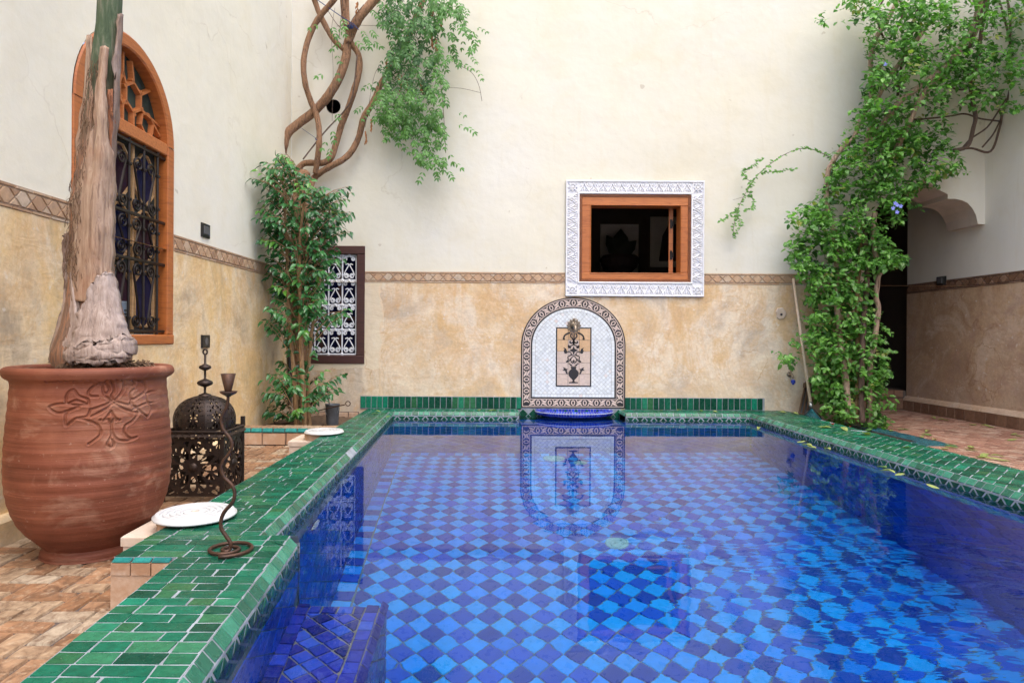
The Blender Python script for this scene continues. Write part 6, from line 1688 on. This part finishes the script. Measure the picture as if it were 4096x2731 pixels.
# ================================================================== ficus in the corner planter
fic = thing('ficus_tree', 'slender corner ficus tree with glossy drooping leaves in the brick planter', 'tree', at(690, 978, 5.6))
def clampwall(u, v, y):
    a, b = ray(u, v)
    if a*y < lwx(y)+.05: y = min(y, 2.035/(0.025-a))
    return at(u, v, y)
for px, r_, ys in (([(682, 985), (678, 900), (672, 820), (664, 720), (660, 600), (655, 500), (648, 400)], .021, (5.60, 5.62)), ([(700, 985), (697, 900), (693, 830), (690, 740), (688, 640), (690, 540), (700, 450)], .024, (5.56, 5.55)), ([(712, 985), (708, 900), (712, 800), (722, 720), (735, 640), (748, 540), (760, 470)], .017, (5.64, 5.66)), ([(690, 985), (688, 930), (700, 870), (706, 790)], .015, (5.66, 5.70))):
    m = MB(); stem3(m, px, r_, 5.6, 0, 9, 6, .45, lambda a, b: (a, b), ys); m.build('trunk', M['bark ficus'], fic, True)
FREG = [(598, 372), (622, 352), (655, 345), (690, 380), (716, 405), (735, 420), (770, 435), (808, 418), (812, 440), (790, 470), (822, 500), (815, 530), (775, 560), (790, 600), (752, 640), (770, 690), (800, 700), (795, 740), (760, 760), (735, 800), (718, 830), (800, 850), (812, 880), (770, 905), (720, 930), (690, 962), (640, 955), (592, 960), (585, 900), (612, 860), (645, 820), (650, 760), (590, 745), (600, 700), (630, 690), (612, 620), (582, 590), (600, 540), (582, 515), (600, 470), (595, 420), (560, 395)]
lf = MB(); tw = MB(); n_ = 0
trunks = [(655, 500), (690, 540), (672, 820), (690, 740), (745, 560), (697, 860), (690, 640), (648, 430)]
while n_ < 380:
    u, v = U(558, 825), U(345, 965)
    if not inside((u, v), FREG): continue
    if 780 < v < 850 and R() < .75: continue
    if v > 640 and R() < .45: continue
    n_ += 1
    y_ = 5.6+U(-.24, .30); e_ = clampwall(u, v, y_)
    tv = min(960, v+U(10, 70)); tu = 690-(690-u)*.35
    s_ = clampwall(tu, tv, 5.6*.5+e_[1]*.5)
    mid = vadd(vadd(vmul(s_, .5), vmul(e_, .5)), (0, 0, .03))
    tw.tube([s_, mid, e_], [.004, .003, .0015], 4)
    n = random.choice((5, 6, 7, 8)); tone = U(.1, .75) if R() < .9 else U(.85, 1)
    for i in range(n):
        t_ = .35+.65*i/(n-1); p = vadd(vadd(vmul(s_, (1-t_)**2), vmul(mid, 2*t_*(1-t_))), vmul(e_, t_*t_))
        s = 1 if i % 2 else -1; ax = vnorm(vsub(e_, s_)); sd = vnorm(vcross(ax, (0, -.4, 1)))
        d = vadd(vadd(vmul(sd, s*U(.4, 1)), vmul(ax, .6)), (U(-.3, .3), U(-.6, .2), -U(.3, 1.0)))
        lf.leaf(p, d, (U(-.5, .5), U(-1, -.2), U(.4, 1.2)), U(.058, .086), U(.029, .039), min(1, max(0, tone+U(-.15, .15))), .3, .35)
tw.build('twig', M['bark ficus'], fic); lf.build('foliage', M['leaf ficus'], fic)

# ================================================================== climbing shrub of the right corner
def z7(zx, zy): return (1607.8+.3662*zx, .3662*zy)
def z8(zx, zy): return (1665.2+.3663*zx, 516.8+.3663*zy)
shr = thing('climbing_shrub', 'dense leafy climbing shrub with blue flowers covering the right corner', 'climbing plant', at(1975, 990, 5.85))
SST = [
 (z8, [(905, 1240), (905, 1120), (905, 1010), (912, 850), (935, 750), (948, 640), (962, 520), (947, 450), (960, 330), (975, 270), (942, 180), (930, 60), (940, -80)], .026, (5.98, 6.05), 'bark pale'),
 (z8, [(860, 1240), (855, 1000), (868, 640), (882, 450), (892, 300), (882, 150), (870, 0)], .026, (5.92, 6.1), 'bark twig'),
 (z8, [(780, 1240), (760, 1000), (720, 700), (700, 450), (700, 200), (682, 60), (660, -60)], .028, (5.95, 6.2), 'bark pale'),
 (z8, [(820, 1240), (835, 900), (832, 640), (828, 400), (850, 210), (840, 30)], .022, (6.0, 6.15), 'bark ficus'),
 (z7, [(880, 1580), (850, 1480), (820, 1390), (795, 1280), (800, 1100), (830, 1020), (900, 920), (962, 870), (1000, 770), (1050, 670), (1080, 560), (1070, 380), (1100, 250), (1180, 120), (1250, -20)], .024, (6.12, 6.2), 'bark pale'),
 (z7, [(1040, 920), (1080, 760), (1100, 650), (1180, 500), (1250, 400), (1400, 200)], .022, (6.1, 6.1), 'bark pale'),
 (z7, [(1000, 1000), (1080, 880), (1170, 750), (1242, 650), (1315, 590), (1410, 520), (1560, 400), (1700, 200), (1760, 0), (1780, -100)], .028, (6.1, 5.9), 'bark pale'),
 (z7, [(1200, 1000), (1280, 840), (1312, 770), (1352, 680), (1402, 590), (1500, 480), (1640, 300), (1740, 100), (1800, -60)], .027, (6.05, 5.95), 'bark pale'),
 (z7, [(1590, 945), (1680, 915), (1715, 800), (1728, 730), (1705, 600), (1698, 500), (1742, 380), (1764, 200), (1800, 50), (1810, -60)], .019, (6.1, 6.0), 'bark twig'),
 (z7, [(1590, 945), (1700, 930), (1822, 950), (1880, 800), (1895, 720), (1935, 600), (1960, 400), (1930, 200), (1870, -20)], .011, (6.2, 6.1), 'bark twig'),
 (z7, [(1180, 760), (1230, 735), (1350, 750), (1560, 730), (1660, 715), (1760, 745), (1890, 762)], .009, (6.15, 6.2), 'bark twig'),
 (z7, [(1640, 935), (1700, 870), (1800, 800), (1870, 700), (1920, 620)], .008, (6.2, 6.15), 'bark twig'),
 (z7, [(1770, 925), (1840, 840), (1890, 740)], .008, (6.25, 6.2), 'bark twig'),
 (z7, [(1890, 765), (1940, 790), (2010, 785), (2060, 720), (2090, 600)], .006, (6.25, 6.25), 'bark twig'),
 (z7, [(1150, 240), (1110, 100), (1160, -20)], .010, (6.2, 6.15), 'bark twig'), (z7, [(1190, 250), (1270, 100), (1240, -30)], .010, (6.15, 6.1), 'bark twig'),
 (z7, [(1240, 600), (1280, 300), (1330, 150), (1400, -20)], .013, (6.15, 6.1), 'bark twig'),
 (z7, [(1720, 230), (1760, 100), (1700, -40)], .016, (5.95, 5.9), 'bark pale'), (z7, [(1690, 300), (1740, 150), (1790, 20), (1800, -50)], .014, (5.9, 5.9), 'bark twig'), (z7, [(1940, 260), (1945, 100), (1920, -30)], .010, (6.1, 6.1), 'bark twig'), (z7, [(1960, 480), (1965, 300), (1940, 120), (1930, 0)], .008, (6.15, 6.1), 'bark twig'),
 (z7, [(1560, 545), (1640, 565), (1700, 540), (1780, 610)], .008, (6.1, 6.1), 'bark twig')]
for mp, px, r_, ys, mt in SST:
    m = MB(); stem3(m, px, r_, 6, 0, 8, 6, .85, mp, ys); m.build('stem', M[mt], shr, True)
SREG = [(1950, -30), (1945, 10), (1890, 30), (1884, 50), (1930, 55), (1985, 62), (1992, 100), (1978, 115), (2000, 140), (1990, 190), (1980, 250), (1965, 270), (1945, 215), (1960, 290), (1930, 330), (1925, 370), (1900, 385), (1905, 420), (1880, 440), (1862, 470), (1822, 488), (1805, 500), (1835, 520), (1818, 550), (1815, 590), (1822, 625), (1816, 640), (1850, 640), (1870, 660), (1848, 690), (1862, 720), (1840, 740), (1835, 780), (1782, 800), (1806, 840), (1845, 810), (1860, 850), (1862, 900), (1880, 950), (1905, 960), (1950, 985), (2010, 995), (2045, 985), (2030, 950), (2058, 925), (2040, 905), (2020, 880), (2045, 860), (2030, 840), (2040, 800), (2015, 770), (2035, 760), (2000, 700), (2010, 660), (2020, 620), (2085, 598), (2060, 580), (2040, 550), (2045, 520), (2075, 515), (2065, 490), (2078, 470), (2112, 480), (2100, 440), (2140, 420), (2160, 440), (2155, 410), (2195, 400), (2215, 370), (2200, 345), (2165, 330), (2180, 300), (2165, 270), (2200, 245), (2260, 262), (2300, 255), (2370, 260), (2400, 200), (2400, -30)]
ROWC = {}
lf = MB(); n_ = 0
def shrub_leaf(p, tone, ls):
    d = (U(-1, 1), U(-1, .35), U(-.75, .45)); lf.leaf(p, d, (U(-.5, .5), U(-1.0, 0), U(.5, 1.2)), ls, ls*U(.54, .70), tone, .22, .25)
while n_ < 3100:
    u, v = U(1780, 2400), U(-30, 1000)
    if not inside((u, v), SREG): continue
    if u > 2180 and R() < .3: continue
    if 2110 < u and 300 < v and R() < .25: continue
    # gaps that show stems
    if mnoise.noise((u*.018, v*.018, 5.0)) > (.20 if v < 640 else .28) and R() < .85: continue
    if 1990 < u < 2016 and 560 < v < 880 and R() < .45: continue
    if 2050 < u < 2150 and 200 < v < 300 and R() < .6: continue
    if v > 650 and abs(u-(1822+(v-640)*.139)) < 13: continue
    if u < 1896 and v > 915: continue
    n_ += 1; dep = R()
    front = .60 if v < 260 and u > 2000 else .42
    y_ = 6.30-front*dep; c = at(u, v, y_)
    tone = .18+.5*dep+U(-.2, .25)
    if R() < .03: tone = 1.0
    dd = vnorm((U(-1, 1), U(-.8, .2), U(-.6, .7))); ls = U(.042, .066)
    n = random.choice((4, 5, 6, 7))
    for i in range(n):
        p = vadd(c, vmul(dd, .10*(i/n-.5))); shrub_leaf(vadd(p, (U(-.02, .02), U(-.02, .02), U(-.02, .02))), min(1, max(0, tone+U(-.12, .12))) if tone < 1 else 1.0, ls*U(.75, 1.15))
for k in range(34):                                              # bright young shoots sticking out
    i = random.randrange(len(SREG)); j = (i+1) % len(SREG); t_ = R()
    u, v = SREG[i][0]*(1-t_)+SREG[j][0]*t_, SREG[i][1]*(1-t_)+SREG[j][1]*t_
    if u > 2345 or v < 0: continue
    c = at(u, v, U(6.0, 6.25)); dd = vnorm((U(-1, 1), U(-.6, 0), U(-.5, .8)))
    for i in range(5): shrub_leaf(vadd(c, vmul(dd, .022*i)), U(.7, .94), .045*(1-i*.1))
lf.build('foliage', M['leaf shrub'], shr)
# the long loose shoot on the cream wall
tm = MB(); tl = MB()
TEN = [[(870, 1040), (830, 1000), (740, 950), (650, 930), (540, 965), (440, 1030), (370, 1090), (320, 1160), (270, 1240), (235, 1320), (215, 1400), (205, 1490)], [(380, 1085), (450, 1078), (520, 1070), (598, 1060)], [(325, 1150), (278, 1100), (290, 1065), (330, 1035), (400, 995)], [(300, 1195), (330, 1250), (335, 1300), (270, 1322)], [(240, 1310), (170, 1360), (125, 1385)], [(232, 1335), (255, 1420), (210, 1475)], [(275, 1235), (205, 1255)]]
for px in TEN:
    pts = stem3(tm, px, .0034 if len(px) > 6 else .002, 6.30, .02, 5, 8, .6, z7)
    for i, p in enumerate(pts):
        if len(px) > 6 and i < 8: continue
        for s in (-1, 1):
            if R() < .62: tl.leaf(p, (s*U(.4, 1), U(-.5, .1), U(-.7, .6)), (U(-.3, .3), -1, U(0, .8)), U(.022, .045), U(.014, .024), U(.3, .85), .2, .2)
tm.build('shoot', M['bark twig'], shr); tl.build('shoot_leaves', M['leaf shrub'], shr)
for (u, v) in ((2052, 478), (2060, 470), (2068, 474), (2060, 487), (2056, 468), (2032, 148)):
    m = MB(); c = at(u+U(-1, 1), v+U(-1, 1), 5.74)
    for k in range(5):
        a = k*2*PI/5+U(0, .3); m.leaf(c, (math.cos(a), -.25, math.sin(a)), (0, -1, .1), .021, .015, .5, .1, .1)
    m.build('flower', M['petal blue'], shr)

# ================================================================== fallen leaves and petals
def z4p(zx, zy): return (1780+.2432*zx, 832.6+.2432*zy)
lm = []
for k in range(5):
    m = MB(); L_ = U(.095, .125); W_ = U(.040, .058); cu = U(.2, .6)
    for s in (1,):
        n = 6
        v = []
        for i in range(n+1):
            t_ = i/n; w = W_*math.sin(PI*min(1, t_*.97+.02))**.8*(1-.25*t_); zc = .010*math.sin(t_*PI*1.4+k)*cu
            v += [(-L_/2+L_*t_, -w/2, .004+zc+.30*w*cu), (-L_/2+L_*t_, 0, .002+zc), (-L_/2+L_*t_, w/2, .004+zc+.30*w*cu*U(.4, 1.4))]
        m.add(v, [(i*3+j, i*3+j+1, (i+1)*3+j+1, (i+1)*3+j) for i in range(n) for j in range(2)], U(.2, 1))
    lm.append(m)
first = {}
def drop_leaf(u, v, z, label, group, k=0, sc=1.0):
    x, y, _ = ground_at(u, v, z)
    if 'water' in label: x = min(x, 2.40-U(0, .10))
    i = random.randrange(5)
    if i not in first:
        o = lm[i].build('fallen_leaf', M['leaf fallen']); first[i] = o
    else:
        o = first[i].copy(); COL.objects.link(o)
    o.location = (x, y, z); o.rotation_euler = (U(-.12, .12), U(-.12, .12), U(0, 2*PI)); o.scale = (sc*U(.7, 1.05),)*3
    tag(o, label, 'leaf', group, 'thing')
for p in ((465, 612), (655, 630), (865, 675), (1255, 800), (70, 470), (190, 480)): drop_leaf(*z4p(*p), .005, 'green fallen leaf lying on the green tiles of the right coping', 'fallen leaves on the right coping')
for p in ((480, 752), (575, 785), (645, 800), (715, 818), (1235, 990), (1275, 1032), (1335, 1022), (1455, 1062), (1800, 1175), (70, 622)): drop_leaf(*z4p(*p), ZW+.0015, 'pale green leaf floating on the water along the right pool edge', 'leaves floating on the pool')
for p in ((1100, 642), (1430, 682), (1440, 648), (1385, 702), (1505, 725), (1660, 776), (1605, 812), (1665, 797), (1850, 797), (1855, 822), (1960, 896), (1980, 880), (2100, 882), (2110, 917), (2260, 676), (2240, 730), (1495, 522), (1590, 541), (1870, 587), (2005, 602), (1215, 632), (2310, 690), (1110, 478)): drop_leaf(*z4p(*p), ZR+.006, 'dry green leaf lying on the red brick patio floor', 'fallen leaves on the red brick floor')
for p in ((860, 950), (892, 957), (868, 945)): drop_leaf(p[0], p[1], .005, 'small green leaf on the far end of the left green coping', 'fallen leaves on the left coping', sc=.7)
for p in ((1100, 941.5), (1131, 943), (1520, 942), (1610, 943), (1642, 945), (1560, 941)): drop_leaf(p[0], p[1], .005, 'small green leaf on the tiled ledge under the back wall', 'fallen leaves on the back ledge', sc=.8)
pm = MB()
for k in range(5):
    a = k*2*PI/5; pm.leaf((0, 0, .004), (math.cos(a), math.sin(a), .7), (0, 0, 1), .022, .018, .5, .3, -.3)
pp = None
for (u, v, z, lab) in ((z4p(545, 592)+(.005, 'small red petal lying on the right green coping')), (1563, 958.5, ZW+.002, 'small red petal floating by the back ledge'), (z4p(710, 612)+(.005, 'tiny red petal beside the shrub at the coping edge'))):
    x, y, _ = ground_at(u, v, z)
    o = pm.build('red_petal', M['petal red']) if pp is None else pp.copy()
    if pp is None: pp = o
    else: COL.objects.link(o)
    o.location = (x, y, z); o.rotation_euler = (0, 0, U(0, 6)); o.scale = (.8,)*3 if 'tiny' not in lab else (.5,)*3
    tag(o, lab, 'petal', 'fallen red petals', 'thing')

# ================================================================== camera, light
cam = bpy.data.cameras.new('camera'); co = bpy.data.objects.new('camera', cam); COL.objects.link(co)
cam.sensor_width = 36.0; cam.sensor_fit = 'HORIZONTAL'; cam.lens = FPX/2352*36.0
cam.shift_x = (1176-VU)/2352; cam.shift_y = -(784-VV)/2352*1.0
cam.clip_end = 200; cam.clip_start = 0.05
from mathutils import Matrix
co.matrix_world = Matrix.Translation((0, 0, EYE)) @ Matrix.Rotation(PI/2, 4, 'X') @ Matrix.Rotation(ROLL, 4, 'Z')
scene.camera = co
sd = Vector((-0.14, 0.38, -1.0)).normalized()                 # the way the light travels
sun = bpy.data.lights.new('sun', 'SUN'); so = bpy.data.objects.new('sun', sun); COL.objects.link(so)
sun.energy = 1.3; sun.angle = math.radians(95); sun.color = (1.0, 0.97, 0.94)
so.rotation_euler = sd.to_track_quat('-Z', 'Y').to_euler(); so.location = (0, 0, 8)
wd = bpy.data.worlds.new('World'); scene.world = wd; wd.use_nodes = True
nt = wd.node_tree; bg = nt.nodes['Background']
sky = nt.nodes.new('ShaderNodeTexSky'); sky.sky_type = 'NISHITA'; sky.sun_disc = False
sky.sun_elevation = math.asin(-sd.z); sky.sun_rotation = math.atan2(-sd.x, -sd.y)
sky.air_density = 1.0; sky.dust_density = 4.0; sky.ozone_density = 1.0
nt.links.new(sky.outputs[0], bg.inputs[0]); bg.inputs[1].default_value = 0.14
vs = scene.view_settings; vs.view_transform = 'Standard'; vs.look = 'None'; vs.exposure = 1.22; vs.gamma = 1.0
scene.cycles.max_bounces = 12; scene.cycles.diffuse_bounces = 5; scene.cycles.transmission_bounces = 8; scene.cycles.glossy_bounces = 6
scene.cycles.sample_clamp_indirect = 6.0
scene.cycles.use_denoising = True
